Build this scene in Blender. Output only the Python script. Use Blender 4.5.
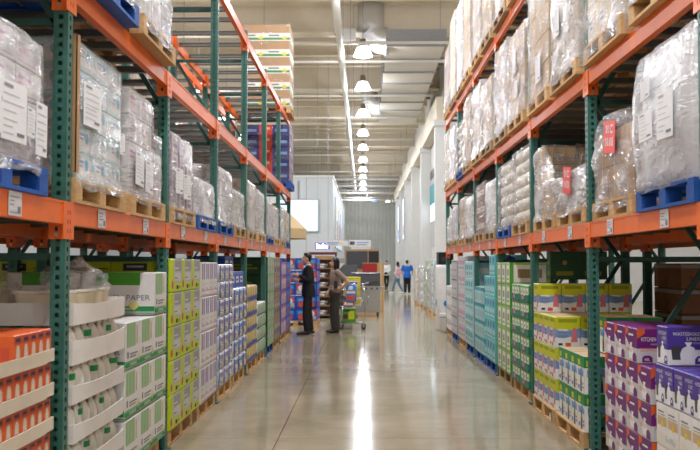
import bpy, math, random
from mathutils import Vector, Matrix, noise

random.seed(7)
for o in list(bpy.data.objects):
    bpy.data.objects.remove(o)
S = bpy.context.scene
COL = S.collection

# ------------------------------------------------------------------ camera
FPX, CAMH, VPX, VPY = 903.0, 1.52, 363.0, 264.0
cam_d = bpy.data.cameras.new('camera')
cam_d.sensor_width = 36.0
cam_d.lens = FPX / 700.0 * 36.0
cam_d.clip_end = 300
cam = bpy.data.objects.new('camera', cam_d)
cam.location = (0, 0, CAMH)
cam.rotation_euler = (math.radians(90) + math.atan((VPY - 225) / FPX), 0, math.atan((VPX - 350) / FPX))
cam_d.dof.use_dof = True
cam_d.dof.focus_distance = 8.5
cam_d.dof.aperture_fstop = 4.2
COL.objects.link(cam)
S.camera = cam

# ------------------------------------------------------------------ world, exposure
w = bpy.data.worlds.new('world')
S.world = w
w.use_nodes = True
w.node_tree.nodes['Background'].inputs[0].default_value = (0.85, 0.92, 1.0, 1)
w.node_tree.nodes['Background'].inputs[1].default_value = 0.35
S.view_settings.view_transform = 'Standard'
S.view_settings.look = 'None'
S.view_settings.gamma = 1
S.view_settings.use_curve_mapping = False
S.view_settings.exposure = 0.42
S.cycles.use_denoising = True
S.cycles.max_bounces = 8
S.cycles.diffuse_bounces = 4
S.cycles.transparent_max_bounces = 24
S.cycles.sample_clamp_indirect = 4.0
LAMP_W = 135.0      # downward light of each high-bay lamp
LAMP_SIDE_W = 105.0   # light that leaves the clear shade sideways

# ------------------------------------------------------------------ materials
def lin(c):
    out = []
    for v in c[:3]:
        v /= 255.0
        out.append(v / 12.92 if v <= 0.04045 else ((v + 0.055) / 1.055) ** 2.4)
    return (*out, 1.0)

MATS = {}
def M(key, rgb=None, rough=0.6, metal=0.0, var=0.08, scale=14.0, bump=0.0, stretch=(1, 1, 1), objvar=0.0, spec=0.5):
    if key in MATS:
        return MATS[key]
    m = bpy.data.materials.new(key)
    m.use_nodes = True
    nt = m.node_tree
    n, l = nt.nodes, nt.links
    b = n['Principled BSDF']
    b.inputs['Roughness'].default_value = rough
    b.inputs['Metallic'].default_value = metal
    b.inputs['Specular IOR Level'].default_value = spec
    tc = n.new('ShaderNodeTexCoord')
    mp = n.new('ShaderNodeMapping')
    mp.inputs['Scale'].default_value = stretch
    l.new(tc.outputs['Object'], mp.inputs['Vector'])
    nz = n.new('ShaderNodeTexNoise')
    nz.inputs['Scale'].default_value = scale
    nz.inputs['Detail'].default_value = 4
    l.new(mp.outputs[0], nz.inputs['Vector'])
    mr = n.new('ShaderNodeMapRange')
    mr.inputs['From Min'].default_value = 0.25
    mr.inputs['From Max'].default_value = 0.75
    mr.inputs['To Min'].default_value = 1 - var
    mr.inputs['To Max'].default_value = 1 + var
    l.new(nz.outputs[0], mr.inputs[0])
    val = mr.outputs[0]
    if objvar:
        oi = n.new('ShaderNodeObjectInfo')
        m2 = n.new('ShaderNodeMapRange')
        m2.inputs['To Min'].default_value = 1 - objvar
        m2.inputs['To Max'].default_value = 1 + objvar
        l.new(oi.outputs['Random'], m2.inputs[0])
        mm = n.new('ShaderNodeMath'); mm.operation = 'MULTIPLY'
        l.new(val, mm.inputs[0]); l.new(m2.outputs[0], mm.inputs[1])
        val = mm.outputs[0]
    vm = n.new('ShaderNodeVectorMath'); vm.operation = 'SCALE'
    vm.inputs[0].default_value = lin(rgb)[:3]
    l.new(val, vm.inputs['Scale'])
    l.new(vm.outputs[0], b.inputs['Base Color'])
    if bump:
        bp = n.new('ShaderNodeBump')
        bp.inputs['Strength'].default_value = bump
        bp.inputs['Distance'].default_value = 0.01
        l.new(nz.outputs[0], bp.inputs['Height'])
        l.new(bp.outputs[0], b.inputs['Normal'])
    MATS[key] = m
    return m

def EM(key, rgb, strength):
    if key in MATS:
        return MATS[key]
    m = bpy.data.materials.new(key)
    m.use_nodes = True
    b = m.node_tree.nodes['Principled BSDF']
    b.inputs['Base Color'].default_value = lin(rgb)
    b.inputs['Emission Color'].default_value = lin(rgb)
    b.inputs['Emission Strength'].default_value = strength
    MATS[key] = m
    return m

def film_material(key, dens_lo, dens_hi, tint, rough=0.10, scale=5.0, bump=0.9):
    """clear stretch film: part see-through, part milky, with creased highlights"""
    m = bpy.data.materials.new(key)
    m.use_nodes = True
    nt = m.node_tree
    n, l = nt.nodes, nt.links
    n.remove(n['Principled BSDF'])
    out = n['Material Output']
    tc = n.new('ShaderNodeTexCoord')
    oi = n.new('ShaderNodeObjectInfo')
    addv = n.new('ShaderNodeVectorMath'); addv.operation = 'ADD'
    sc = n.new('ShaderNodeVectorMath'); sc.operation = 'SCALE'
    sc.inputs[0].default_value = (13, 7, 5)
    l.new(oi.outputs['Random'], sc.inputs['Scale'])
    l.new(tc.outputs['Object'], addv.inputs[0]); l.new(sc.outputs[0], addv.inputs[1])
    mp = n.new('ShaderNodeMapping')
    mp.inputs['Rotation'].default_value = (0.3, 0.5, 0.2)
    mp.inputs['Scale'].default_value = (1.0, 1.0, 2.6)
    l.new(addv.outputs[0], mp.inputs[0])
    n1 = n.new('ShaderNodeTexNoise')
    n1.inputs['Scale'].default_value = scale
    n1.inputs['Detail'].default_value = 8
    n1.inputs['Distortion'].default_value = 2.2
    l.new(mp.outputs[0], n1.inputs[0])
    mr = n.new('ShaderNodeMapRange')
    mr.inputs['From Min'].default_value = 0.35
    mr.inputs['From Max'].default_value = 0.68
    mr.inputs['To Min'].default_value = dens_lo
    mr.inputs['To Max'].default_value = dens_hi
    # folds: ridged noise gives crisp crease lines
    sb = n.new('ShaderNodeMath'); sb.operation = 'SUBTRACT'; sb.inputs[1].default_value = 0.5
    ab = n.new('ShaderNodeMath'); ab.operation = 'ABSOLUTE'
    ml = n.new('ShaderNodeMath'); ml.operation = 'MULTIPLY'; ml.inputs[1].default_value = 5.0; ml.use_clamp = True
    l.new(n1.outputs[0], sb.inputs[0]); l.new(sb.outputs[0], ab.inputs[0]); l.new(ab.outputs[0], ml.inputs[0])
    n2 = n.new('ShaderNodeTexNoise')
    n2.inputs['Scale'].default_value = scale * 0.45
    n2.inputs['Detail'].default_value = 3
    l.new(mp.outputs[0], n2.inputs[0])
    m3 = n.new('ShaderNodeMath'); m3.operation = 'MULTIPLY_ADD'; m3.inputs[1].default_value = -0.22
    l.new(ml.outputs[0], m3.inputs[0]); l.new(n2.outputs[0], m3.inputs[2])
    m4 = n.new('ShaderNodeMath'); m4.operation = 'ADD'; m4.inputs[1].default_value = 0.1
    l.new(m3.outputs[0], m4.inputs[0])
    l.new(m4.outputs[0], mr.inputs[0])
    bp = n.new('ShaderNodeBump')
    bp.inputs['Strength'].default_value = bump
    bp.inputs['Distance'].default_value = 0.014
    l.new(ml.outputs[0], bp.inputs['Height'])
    tr = n.new('ShaderNodeBsdfTransparent')
    tr.inputs[0].default_value = (0.97, 0.97, 0.97, 1)
    df = n.new('ShaderNodeBsdfDiffuse')
    df.inputs[0].default_value = lin(tint)
    gl = n.new('ShaderNodeBsdfGlossy')
    gl.inputs[0].default_value = (0.95, 0.95, 0.95, 1)
    gl.inputs['Roughness'].default_value = rough
    l.new(bp.outputs[0], df.inputs['Normal']); l.new(bp.outputs[0], gl.inputs['Normal'])
    mg = n.new('ShaderNodeMixShader'); mg.inputs[0].default_value = 0.42
    l.new(df.outputs[0], mg.inputs[1]); l.new(gl.outputs[0], mg.inputs[2])
    mx = n.new('ShaderNodeMixShader')
    l.new(mr.outputs[0], mx.inputs[0]); l.new(tr.outputs[0], mx.inputs[1]); l.new(mg.outputs[0], mx.inputs[2])
    l.new(mx.outputs[0], out.inputs[0])
    MATS[key] = m
    return m

film_material('film', 0.12, 0.62, (228, 227, 226), scale=5)
film_material('film_thick', 0.28, 0.82, (230, 229, 227), scale=5)
film_material('film_smooth', 0.32, 0.62, (240, 240, 240), rough=0.2, scale=2.2, bump=0.3)
film_material('film_thin', 0.0, 0.16, (235, 235, 235), scale=7)
film_material('film_clear', 0.05, 0.40, (225, 222, 215), scale=9)

# setting
M('wall_white', (212, 211, 207), 0.7, var=0.03, scale=3)
M('wall_grey', (196, 200, 202), 0.6, var=0.03, scale=2)
M('corrugated', (184, 186, 178), 0.5, var=0.04, scale=3)
M('ceiling_deck', (212, 198, 172), 0.7, var=0.04, scale=2)
M('ceiling_steel', (218, 206, 184), 0.55, var=0.04, scale=4)
M('joint', (92, 84, 70), 0.8)
M('duct', (214, 206, 194), 0.45, var=0.05, scale=2)
M('duct_metal', (215, 214, 212), 0.3, metal=0.45, var=0.05, scale=5)
M('pipe_white', (226, 222, 212), 0.4, var=0.03)
# racks
M('rack_green', (56, 108, 96), 0.42, var=0.10, scale=20)
M('rack_dark_green', (30, 74, 66), 0.5, var=0.10, scale=20)
M('rack_orange', (242, 112, 30), 0.36, var=0.07, scale=8)
M('rack_grey', (112, 112, 108), 0.5, metal=0.3, var=0.12)
M('bolt', (190, 188, 180), 0.35, metal=0.9)
# wood, paper
M('wood_pale', (205, 165, 112), 0.75, var=0.22, scale=9, stretch=(1, 6, 6), objvar=0.18, bump=0.1)
M('wood_grey', (172, 142, 102), 0.8, var=0.25, scale=9, stretch=(1, 6, 6), objvar=0.2, bump=0.1)
M('pallet_blue', (14, 84, 168), 0.6, var=0.22, scale=10, objvar=0.12)
M('kraft', (176, 138, 96), 0.75, var=0.08, scale=10, objvar=0.1)
M('kraft_light', (205, 178, 140), 0.75, var=0.07, scale=10, objvar=0.08)
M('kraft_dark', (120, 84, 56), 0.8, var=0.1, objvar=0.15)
M('cream_tray', (222, 210, 188), 0.7, var=0.05, scale=7, objvar=0.04)
M('grey_tray', (226, 220, 212), 0.7, var=0.05, scale=7, objvar=0.04)
M('carton_white', (226, 222, 218), 0.6, var=0.04, objvar=0.05)
M('carton_cream', (224, 208, 180), 0.65, var=0.05, objvar=0.07)
M('paper', (240, 240, 240), 0.7, var=0.02)
M('tag_grey', (220, 218, 222), 0.55, var=0.1, scale=60)
M('ink', (48, 48, 54), 0.6)
M('ink_grey', (128, 126, 132), 0.6)
M('tape', (196, 172, 128), 0.3)
for k, c in dict(white=(236, 234, 230), black=(20, 20, 22), orange=(226, 96, 34), orange_dark=(190, 66, 20), can=(222, 206, 186), navy=(28, 30, 74),
                 green=(30, 138, 70), green_mid=(110, 170, 96), green_pale=(158, 190, 140), green_dark=(14, 70, 34), leaf=(70, 150, 30), moss=(142, 178, 84),
                 lime=(196, 212, 18), lime_dark=(150, 165, 15), silver=(188, 184, 184), silver_dark=(140, 136, 138), crimson=(206, 40, 70), pink=(226, 150, 160),
                 purple=(112, 26, 112), purple_dark=(84, 16, 86), lilac=(150, 128, 176), mauve=(190, 140, 178), violet=(72, 48, 150), violet_pale=(112, 92, 180),
                 bag_white=(238, 238, 240), blue=(24, 74, 178), blue_deep=(14, 34, 104), blue_sky=(86, 150, 220), blue_bright=(10, 120, 214), cyan=(60, 170, 200),
                 yellow=(232, 206, 40), straw=(228, 212, 130), yellow_green=(206, 208, 30), sky=(120, 156, 206), coral=(222, 120, 130), salmon=(214, 80, 50),
                 teal=(26, 124, 100), aqua=(96, 190, 190), aqua_deep=(46, 150, 160), aqua_pale=(168, 214, 216), olive=(120, 122, 14), tan=(206, 176, 132), tan_dark=(160, 126, 86),
                 red=(206, 34, 32), red_dark=(150, 28, 28), red_sign=(236, 62, 44), grey_light=(206, 204, 204), grey=(150, 150, 152), charcoal=(58, 58, 62), maroon=(96, 24, 40), chestnut=(116, 52, 44),
                 cream=(236, 222, 192), ivory=(232, 226, 212)).items():
    M(k, c, 0.45, var=0.05, scale=12, objvar=0.03)
M('plastic_blue', (24, 74, 178), 0.25, var=0.08)
M('plastic_white', (228, 228, 232), 0.25, var=0.04)
M('steel', (170, 168, 164), 0.3, metal=0.9, var=0.06)
M('chrome', (200, 200, 200), 0.2, metal=0.95, var=0.03)
M('rubber', (28, 28, 30), 0.7)
M('skin', (206, 158, 130), 0.55, var=0.04)
M('hair', (22, 18, 18), 0.45, var=0.2, scale=60)
M('suit', (16, 17, 21), 0.75, var=0.1)
M('shirt_white', (226, 226, 228), 0.7)
M('blouse', (150, 130, 116), 0.7, var=0.05)
M('trouser_brown', (50, 45, 38), 0.8, var=0.08)
M('tee_blue', (10, 96, 190), 0.75)
M('trouser_black', (20, 20, 22), 0.8)
M('denim', (92, 126, 160), 0.8, var=0.1)
M('canvas_tan', (198, 172, 130), 0.8, var=0.06)
EM('lamp_glow', (250, 250, 255), 8.0)
EM('lens_glow', (250, 250, 255), 9.0)
EM('screen_glow', (206, 232, 244), 0.5)
EM('sign_glow', (214, 206, 255), 3.0)
EM('poster_glow', (206, 222, 236), 0.45)
EM('exit_glow', (40, 220, 150), 1.6)
EM('blue_glow', (90, 130, 255), 2.5)
EM('window_glow', (216, 234, 246), 1.6)

# ------------------------------------------------------------------ mesh building
class MB:
    def __init__(self):
        self.v, self.f, self.m, self.sm, self.slots = [], [], [], [], []
    def slot(self, mat):
        if mat not in self.slots:
            self.slots.append(mat)
        return self.slots.index(mat)
    def face(self, pts, mat, smooth=False):
        i = len(self.v)
        self.v += [tuple(p) for p in pts]
        self.f.append(tuple(range(i, i + len(pts))))
        self.m.append(self.slot(mat)); self.sm.append(smooth)
    def box(self, x0, x1, y0, y1, z0, z1, mat):
        i = len(self.v)
        self.v += [(x0, y0, z0), (x1, y0, z0), (x1, y1, z0), (x0, y1, z0), (x0, y0, z1), (x1, y0, z1), (x1, y1, z1), (x0, y1, z1)]
        for q in ((3, 2, 1, 0), (4, 5, 6, 7), (0, 1, 5, 4), (1, 2, 6, 5), (2, 3, 7, 6), (3, 0, 4, 7)):
            self.f.append(tuple(i + k for k in q)); self.m.append(self.slot(mat)); self.sm.append(False)
        return self
    def rings(self, rings, mat, smooth=True, cap0=True, cap1=True):
        i0 = len(self.v)
        k = len(rings[0])
        for r in rings:
            self.v += [tuple(p) for p in r]
        s = self.slot(mat)
        for a in range(len(rings) - 1):
            for b in range(k):
                c = (b + 1) % k
                self.f.append((i0 + a * k + b, i0 + a * k + c, i0 + (a + 1) * k + c, i0 + (a + 1) * k + b))
                self.m.append(s); self.sm.append(smooth)
        if cap0:
            self.f.append(tuple(i0 + b for b in reversed(range(k)))); self.m.append(s); self.sm.append(False)
        if cap1:
            e = i0 + (len(rings) - 1) * k
            self.f.append(tuple(e + b for b in range(k))); self.m.append(s); self.sm.append(False)
        return self
    def tube(self, pts, rad, mat, n=8, smooth=True):
        pts = [Vector(p) for p in pts]
        if not isinstance(rad, (list, tuple)):
            rad = [rad] * len(pts)
        rings = []
        up = Vector((0, 0, 1))
        for i, p in enumerate(pts):
            d = (pts[min(i + 1, len(pts) - 1)] - pts[max(i - 1, 0)]).normalized()
            ref = up if abs(d.z) < 0.95 else Vector((0, 1, 0))
            a = d.cross(ref).normalized(); b = d.cross(a).normalized()
            r = rad[i]
            ra, rb = (r, r) if not isinstance(r, (tuple, list)) else r
            rings.append([p + a * (math.cos(t) * ra) - b * (math.sin(t) * rb) for t in [2 * math.pi * k / n for k in range(n)]])
        self.rings(rings, mat, smooth)
        return self
    def lathe(self, prof, mat, n=16, c=(0, 0, 0), smooth=True, caps=True):
        rings = [[(c[0] + r * math.cos(2 * math.pi * k / n), c[1] + r * math.sin(2 * math.pi * k / n), c[2] + z) for k in range(n)] for r, z in prof]
        self.rings(rings, mat, smooth, caps, caps)
        return self
    def ball(self, c, r, mat, n=12, m=8):
        rx, ry, rz = r if isinstance(r, (tuple, list)) else (r, r, r)
        rings = []
        for a in range(1, m):
            t = -math.pi / 2 + math.pi * a / m
            rings.append([(c[0] + rx * math.cos(t) * math.cos(2 * math.pi * k / n), c[1] + ry * math.cos(t) * math.sin(2 * math.pi * k / n), c[2] + rz * math.sin(t)) for k in range(n)])
        self.rings(rings, mat, True)
        return self
    def mesh(self, name):
        me = bpy.data.meshes.new(name)
        me.from_pydata(self.v, [], self.f)
        for s in self.slots:
            me.materials.append(MATS[s])
        me.polygons.foreach_set('material_index', self.m)
        me.polygons.foreach_set('use_smooth', self.sm)
        me.update()
        return me

USED = {}
def tag(o, label=None, cat=None, group=None, kind=None):
    if label:
        k = label.lower()
        USED[k] = USED.get(k, 0) + 1
        o['label'] = label
    if cat: o['category'] = cat
    if group: o['group'] = group
    if kind: o['kind'] = kind
    return o
def empty(name, loc=(0, 0, 0), rz=0.0):
    o = bpy.data.objects.new(name, None)
    o.empty_display_size = 0.2
    o.location = loc; o.rotation_euler = (0, 0, rz)
    COL.objects.link(o)
    return o
def thing(name, label, cat, loc=(0, 0, 0), rz=0.0, group=None):
    return tag(empty(name, loc, rz), label, cat, group)
def add(name, me, parent=None, loc=(0, 0, 0), rz=0.0):
    if isinstance(me, MB):
        me = me.mesh(name)
    o = bpy.data.objects.new(name, me)
    o.location = loc; o.rotation_euler = (0, 0, rz)
    COL.objects.link(o)
    if parent is not None:
        o.parent = parent
    return o
def single(name, me, label, cat, loc, rz=0.0, group=None):
    return tag(add(name, me, None, loc, rz), label, cat, group)
def struct(name, me, loc=(0, 0, 0)):
    return tag(add(name, me, None, loc), None, None, None, 'structure')

ORD = ['first', 'second', 'third', 'fourth', 'fifth', 'sixth', 'seventh', 'eighth', 'ninth', 'tenth', 'eleventh', 'twelfth']
LAY = ['bottom', 'second', 'third', 'fourth', 'fifth', 'sixth', 'seventh', 'eighth']

# flat print on boxes --------------------------------------------------
_TXT = {}
def text_tris(s):
    if s in _TXT:
        return _TXT[s]
    cu = bpy.data.curves.new('t', 'FONT')
    cu.body = s; cu.resolution_u = 2
    ob = bpy.data.objects.new('t', cu)
    COL.objects.link(ob)
    dg = bpy.context.evaluated_depsgraph_get()
    me = bpy.data.meshes.new_from_object(ob.evaluated_get(dg))
    vs = [(v.co.x, v.co.y) for v in me.vertices]
    fs = [tuple(p.vertices) for p in me.polygons]
    x0 = min(v[0] for v in vs); x1 = max(v[0] for v in vs); y0 = min(v[1] for v in vs); y1 = max(v[1] for v in vs)
    vs = [((a - x0) / (x1 - x0), (b - y0) / (y1 - y0)) for a, b in vs]
    bpy.data.objects.remove(ob); bpy.data.curves.remove(cu); bpy.data.meshes.remove(me)
    _TXT[s] = (vs, fs)
    return _TXT[s]

def face_map(f, w, d, h, off):
    if f == 'F': return lambda u, v: (-w / 2 + u * w, -d / 2 - off, v * h)
    if f == 'B': return lambda u, v: (w / 2 - u * w, d / 2 + off, v * h)
    if f == 'R': return lambda u, v: (w / 2 + off, -d / 2 + u * d, v * h)
    if f == 'L': return lambda u, v: (-w / 2 - off, d / 2 - u * d, v * h)
    return lambda u, v: (-w / 2 + u * w, -d / 2 + v * d, h + off)

def prints_on(mb, w, d, h, prints):
    """flat print: ('r',faces,u0,v0,u1,v1,mat) ('c',faces,u,v,radius_m,mat) ('p',faces,[(u,v)..],mat) ('t',faces,text,u0,v0,u1,v1,mat)"""
    for k, p in enumerate(prints):
        off = 0.0006 + 0.00015 * k
        for f in p[1]:
            fm = face_map(f, w, d, h, off)
            fw, fh = (d, h) if f in 'LR' else ((w, d) if f == 'T' else (w, h))
            if p[0] == 'r':
                _, _, u0, v0, u1, v1, mt = p
                mb.face([fm(u0, v0), fm(u1, v0), fm(u1, v1), fm(u0, v1)], mt)
            elif p[0] == 'c':
                _, _, u, v, r, mt = p
                mb.face([fm(u + r / fw * math.cos(2 * math.pi * i / 14), v + r / fh * math.sin(2 * math.pi * i / 14)) for i in range(14)], mt)
            elif p[0] == 'p':
                mb.face([fm(u, v) for u, v in p[2]], p[3])
            else:
                _, _, s, u0, v0, u1, v1, mt = p
                vs, fs = text_tris(s)
                i0 = len(mb.v)
                mb.v += [fm(u0 + a * (u1 - u0), v0 + b * (v1 - v0)) for a, b in vs]
                sl = mb.slot(mt)
                for q in fs:
                    mb.f.append(tuple(i0 + i for i in q)); mb.m.append(sl); mb.sm.append(False)

_BOX = {}
def pbox(key, w, d, h, base, prints=(), top=None, flaps=True):
    """a closed carton with flat print; front is -Y, base at z=0"""
    kk = (key, round(w, 3), round(d, 3), round(h, 3))
    if kk in _BOX:
        return _BOX[kk]
    mb = MB()
    e = min(0.006, h * 0.05)
    # soft edged carton: inset top/bottom edge ring
    x, y = w / 2, d / 2
    rings = [[(-x + e, -y + e, 0), (x - e, -y + e, 0), (x - e, y - e, 0), (-x + e, y - e, 0)],
             [(-x, -y, e), (x, -y, e), (x, y, e), (-x, y, e)],
             [(-x, -y, h - e), (x, -y, h - e), (x, y, h - e), (-x, y, h - e)],
             [(-x + e, -y + e, h), (x - e, -y + e, h), (x - e, y - e, h), (-x + e, y - e, h)]]
    mb.rings(rings, base, smooth=False)
    pr = list(prints)
    if top:
        pr.insert(0, ('r', 'T', 0.03, 0.03, 0.97, 0.97, top))
    prints_on(mb, w, d, h, pr)
    _BOX[kk] = mb.mesh(key)
    return _BOX[kk]

def noisy(p, s, seed):
    return noise.noise(Vector((p[0] * s + seed * 7.3, p[1] * s - seed * 3.1, p[2] * s + seed)))

def film_mesh(w, d, h, seed, mat='film', skirt=0.06, amp=0.022, bulge=0.0, hfun=None, nseg=60, nlev=16):
    """loose stretch film round a load: rounded walls that crease, a gathered top and a skirt that runs below the base"""
    x, y, r = w / 2, d / 2, 0.05
    per = []
    L = 2 * (w + d)
    for k in range(nseg):
        t = k / nseg * L
        if t < w: p, nrm = (-x + t, -y), (0, -1)
        elif t < w + d: p, nrm = (x, -y + t - w), (1, 0)
        elif t < 2 * w + d: p, nrm = (x - (t - w - d), y), (0, 1)
        else: p, nrm = (-x, y - (t - 2 * w - d)), (-1, 0)
        per.append((p, nrm))
    mb = MB()
    rings = []
    for j in range(nlev + 1):
        f = j / nlev
        ring = []
        for (px, py), (nx, ny) in per:
            hh = hfun(px / w + 0.5, py / d + 0.5) if hfun else h
            z = -skirt + (hh + skirt) * f
            n1 = noisy((px, py, z * 1.6), 3.2, seed) * amp * 1.3 + noisy((px, py, z * 3), 11, seed) * amp * 0.5
            o = 0.012 + abs(n1) + bulge * math.sin(math.pi * min(1, max(0, f))) + (0.014 if f < 0.12 else 0)
            o -= 0.02 * max(0, (f - 0.93) / 0.07)
            ring.append((px + nx * o, py + ny * o, z + noisy((px, py, 3), 5, seed) * 0.02 * (1 if f < 0.05 else 0.3)))
        rings.append(ring)
    for q in (0.8, 0.45, 0.08):
        ring = []
        for (px, py), _ in per:
            hh = hfun(px / w * q + 0.5, py / d * q + 0.5) if hfun else h
            ring.append((px * q, py * q, hh + 0.018 + abs(noisy((px * q, py * q, 9), 4, seed)) * amp * 1.6))
        rings.append(ring)
    mb.rings(rings, mat, True, cap0=False, cap1=True)
    return mb.mesh('film')

def crumple(rx, ry, rz, seed, mat, n=20, m=12, amp=0.25):
    mb = MB()
    rings = []
    for a in range(m + 1):
        t = math.pi / 2 * a / m * 0.96
        ring = []
        for k in range(n):
            p = 2 * math.pi * k / n
            q = Vector((math.cos(t) * math.cos(p), math.cos(t) * math.sin(p), math.sin(t)))
            s = 1 + amp * noisy(q, 2.2, seed) + amp * 0.6 * noisy(q, 6, seed)
            ring.append((q.x * rx * s, q.y * ry * s, max(0, q.z * rz * s)))
        rings.append(ring)
    mb.rings(rings, mat, True)
    return mb.mesh('crumple')

# a rack side: +1 = right of the aisle, -1 = left. Aisle faces look at X=0
FRONT = {-1: -1.61, 1: 1.84}
ROT = {-1: math.pi / 2, 1: -math.pi / 2}
def at_rack(side, y0, y1, z, depth, out=0.0):
    """centre of something depth deep whose aisle face is `out` in front of the rack face"""
    xf = FRONT[side] - side * out
    return (xf + side * depth / 2, (y0 + y1) / 2, z)
YK = [4.86 + 2.52 * (k - 1) for k in range(8)]
L1, L2, L3 = 1.86, 3.11, 4.69
DEPTH = 1.07
SIDE = {-1: 'left', 1: 'right'}
# ================================================================== SETTING
def floor_material():
    m = bpy.data.materials.new('polished_concrete')
    m.use_nodes = True
    nt = m.node_tree; n, l = nt.nodes, nt.links
    b = n['Principled BSDF']
    tc = n.new('ShaderNodeTexCoord')
    a = n.new('ShaderNodeTexNoise'); a.inputs['Scale'].default_value = 0.9; a.inputs['Detail'].default_value = 8; a.inputs['Roughness'].default_value = 0.65
    c = n.new('ShaderNodeTexNoise'); c.inputs['Scale'].default_value = 60; c.inputs['Detail'].default_value = 3
    geo = n.new('ShaderNodeNewGeometry')
    l.new(geo.outputs['Position'], a.inputs[0]); l.new(geo.outputs['Position'], c.inputs[0])
    r = n.new('ShaderNodeValToRGB')
    r.color_ramp.elements[0].position = 0.3; r.color_ramp.elements[0].color = lin((150, 138, 112))
    r.color_ramp.elements[1].position = 0.7; r.color_ramp.elements[1].color = lin((186, 173, 147))
    l.new(a.outputs[0], r.inputs[0])
    mx = n.new('ShaderNodeMix'); mx.data_type = 'RGBA'; mx.blend_type = 'MULTIPLY'; mx.inputs[0].default_value = 0.25
    l.new(r.outputs[0], mx.inputs[6]); l.new(c.outputs[0], mx.inputs[7])
    l.new(mx.outputs[2], b.inputs['Base Color'])
    mr = n.new('ShaderNodeMapRange'); mr.inputs['To Min'].default_value = 0.06; mr.inputs['To Max'].default_value = 0.14
    l.new(a.outputs[0], mr.inputs[0]); l.new(mr.outputs[0], b.inputs['Roughness'])
    b.inputs['Specular IOR Level'].default_value = 0.13
    bp = n.new('ShaderNodeBump'); bp.inputs['Strength'].default_value = 0.05; bp.inputs['Distance'].default_value = 0.02
    l.new(a.outputs[0], bp.inputs['Height']); l.new(bp.outputs[0], b.inputs['Normal'])
    MATS['polished_concrete'] = m
floor_material()

XB = [-16, -5.3, -0.74, 3.9, 14]
YEND, YROOM = 90.0, 54.0
YB = [-12, -4, 1.4, 7.95, 14.3, 20.8, 27.4, 34, 42, 50, 58, 66, 74, 82, 91]
fl = struct('floor', MB().box(-16, 14, -12, 91, -0.2, -0.02, 'joint'))
for i in range(len(XB) - 1):
    for j in range(len(YB) - 1):
        g = 0.004
        add('floor_slab', MB().box(XB[i] + g, XB[i + 1] - g, YB[j] + g, YB[j + 1] - g, -0.02, 0.0, 'polished_concrete'), fl)

CZ = 10.4
# far wall of ribbed metal sheet
mb = MB()
x = -6.0
prof = []
while x < 9:
    prof += [(x, YEND), (x + 0.22, YEND), (x + 0.26, YEND - .06), (x + 0.34, YEND - .06)]
    x += 0.38
prof.append((x, YEND))
for a, b in zip(prof[:-1], prof[1:]):
    mb.face([(a[0], a[1], 0), (b[0], b[1], 0), (b[0], b[1], CZ), (a[0], a[1], CZ)], 'corrugated')
struct('wall_far', mb)
# grey boxed-in room on the left, beyond the racks
OX, OY, OH = -1.8, YROOM, 6.7
wl = struct('wall_left_room', MB().box(-15.9, OX, OY, YEND, 0, OH, 'wall_grey'))
xx = OX - 1.6
while xx > -10:
    add('wall_seam', MB().box(xx - 0.015, xx + 0.015, OY - 0.008, OY, 0, OH, 'silver_dark'), wl)
    xx -= 2.2
add('parapet_cap', MB().box(-15.9, OX + 0.06, OY - 0.06, OY + 0.2, OH, OH + .14, 'wall_white'), wl)
add('parapet_cap', MB().box(OX - 0.2, OX + 0.06, OY + 0.2, YEND, OH, OH + .14, 'wall_white'), wl)
# outer walls (seen only through the racking)
struct('wall_left', MB().box(-16.2, -16, -12, YEND, 0, CZ, 'wall_grey'))
struct('wall_back', MB().box(-16.2, 14.2, -12.2, -12, 0, CZ, 'wall_white'))
struct('wall_right_outer', MB().box(14, 14.2, -12, 37.0, 0, CZ, 'wall_white'))
# right wall with columns beyond the rack
WX = 3.47
struct('wall_right', MB().box(WX, WX + 0.25, 37.0, YEND, 0, CZ, 'wall_white').box(WX + 0.25, 14.2, 37.0, 37.25, 0, CZ, 'wall_white'))
for k, y in enumerate((37.0, 46.0, 55.0, 64.0, 73.0, 82.0)):
    c = struct('trim_%d' % (k + 1), MB().box(WX - 0.5, WX, y, y + 0.55, 0, 7.2, 'wall_white'))
    add('column_head', MB().box(WX - 0.56, WX, y - 0.06, y + 0.61, 7.2, 7.45, 'wall_white'), c)
struct('trim_7', MB().box(WX - 0.45, WX, 37, YEND, 7.45, 8.4, 'ceiling_steel'))
# teal framed window between the first columns
wi = struct('window_1', MB().box(WX - .03, WX, 38.0, 45.8, 2.4, 6.2, 'silver'))
add('window_frame', MB().box(WX - .08, WX - .03, 38.1, 45.7, 4.45, 5.4, 'aqua_deep'), wi)
add('window_pane', MB().box(WX - .05, WX - .03, 38.1, 45.7, 3.65, 4.45, 'window_glow'), wi)
add('window_blind', MB().box(WX - .06, WX - .03, 38.1, 45.7, 5.75, 6.15, 'charcoal'), wi)

# ceiling: ribbed deck, joists and deep girders
mb = MB()
y = -12.0
while y < 91:
    mb.face([(-16, y, CZ), (-16, y + 0.36, CZ), (14, y + 0.36, CZ), (14, y, CZ)], 'ceiling_deck')
    mb.face([(-16, y + 0.36, CZ), (-16, y + 0.41, CZ + 0.09), (14, y + 0.41, CZ + 0.09), (14, y + 0.36, CZ)], 'ceiling_deck')
    mb.face([(-16, y + 0.41, CZ + 0.09), (-16, y + 0.55, CZ + 0.09), (14, y + 0.55, CZ + 0.09), (14, y + 0.41, CZ + 0.09)], 'ceiling_deck')
    mb.face([(-16, y + 0.55, CZ + 0.09), (-16, y + 0.6, CZ), (14, y + 0.6, CZ), (14, y + 0.55, CZ + 0.09)], 'ceiling_deck')
    y += 0.6
mb.box(-16, 14, -12, 91, CZ + 0.12, CZ + 0.3, 'ceiling_deck')
ce = struct('ceiling', mb)
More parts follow.
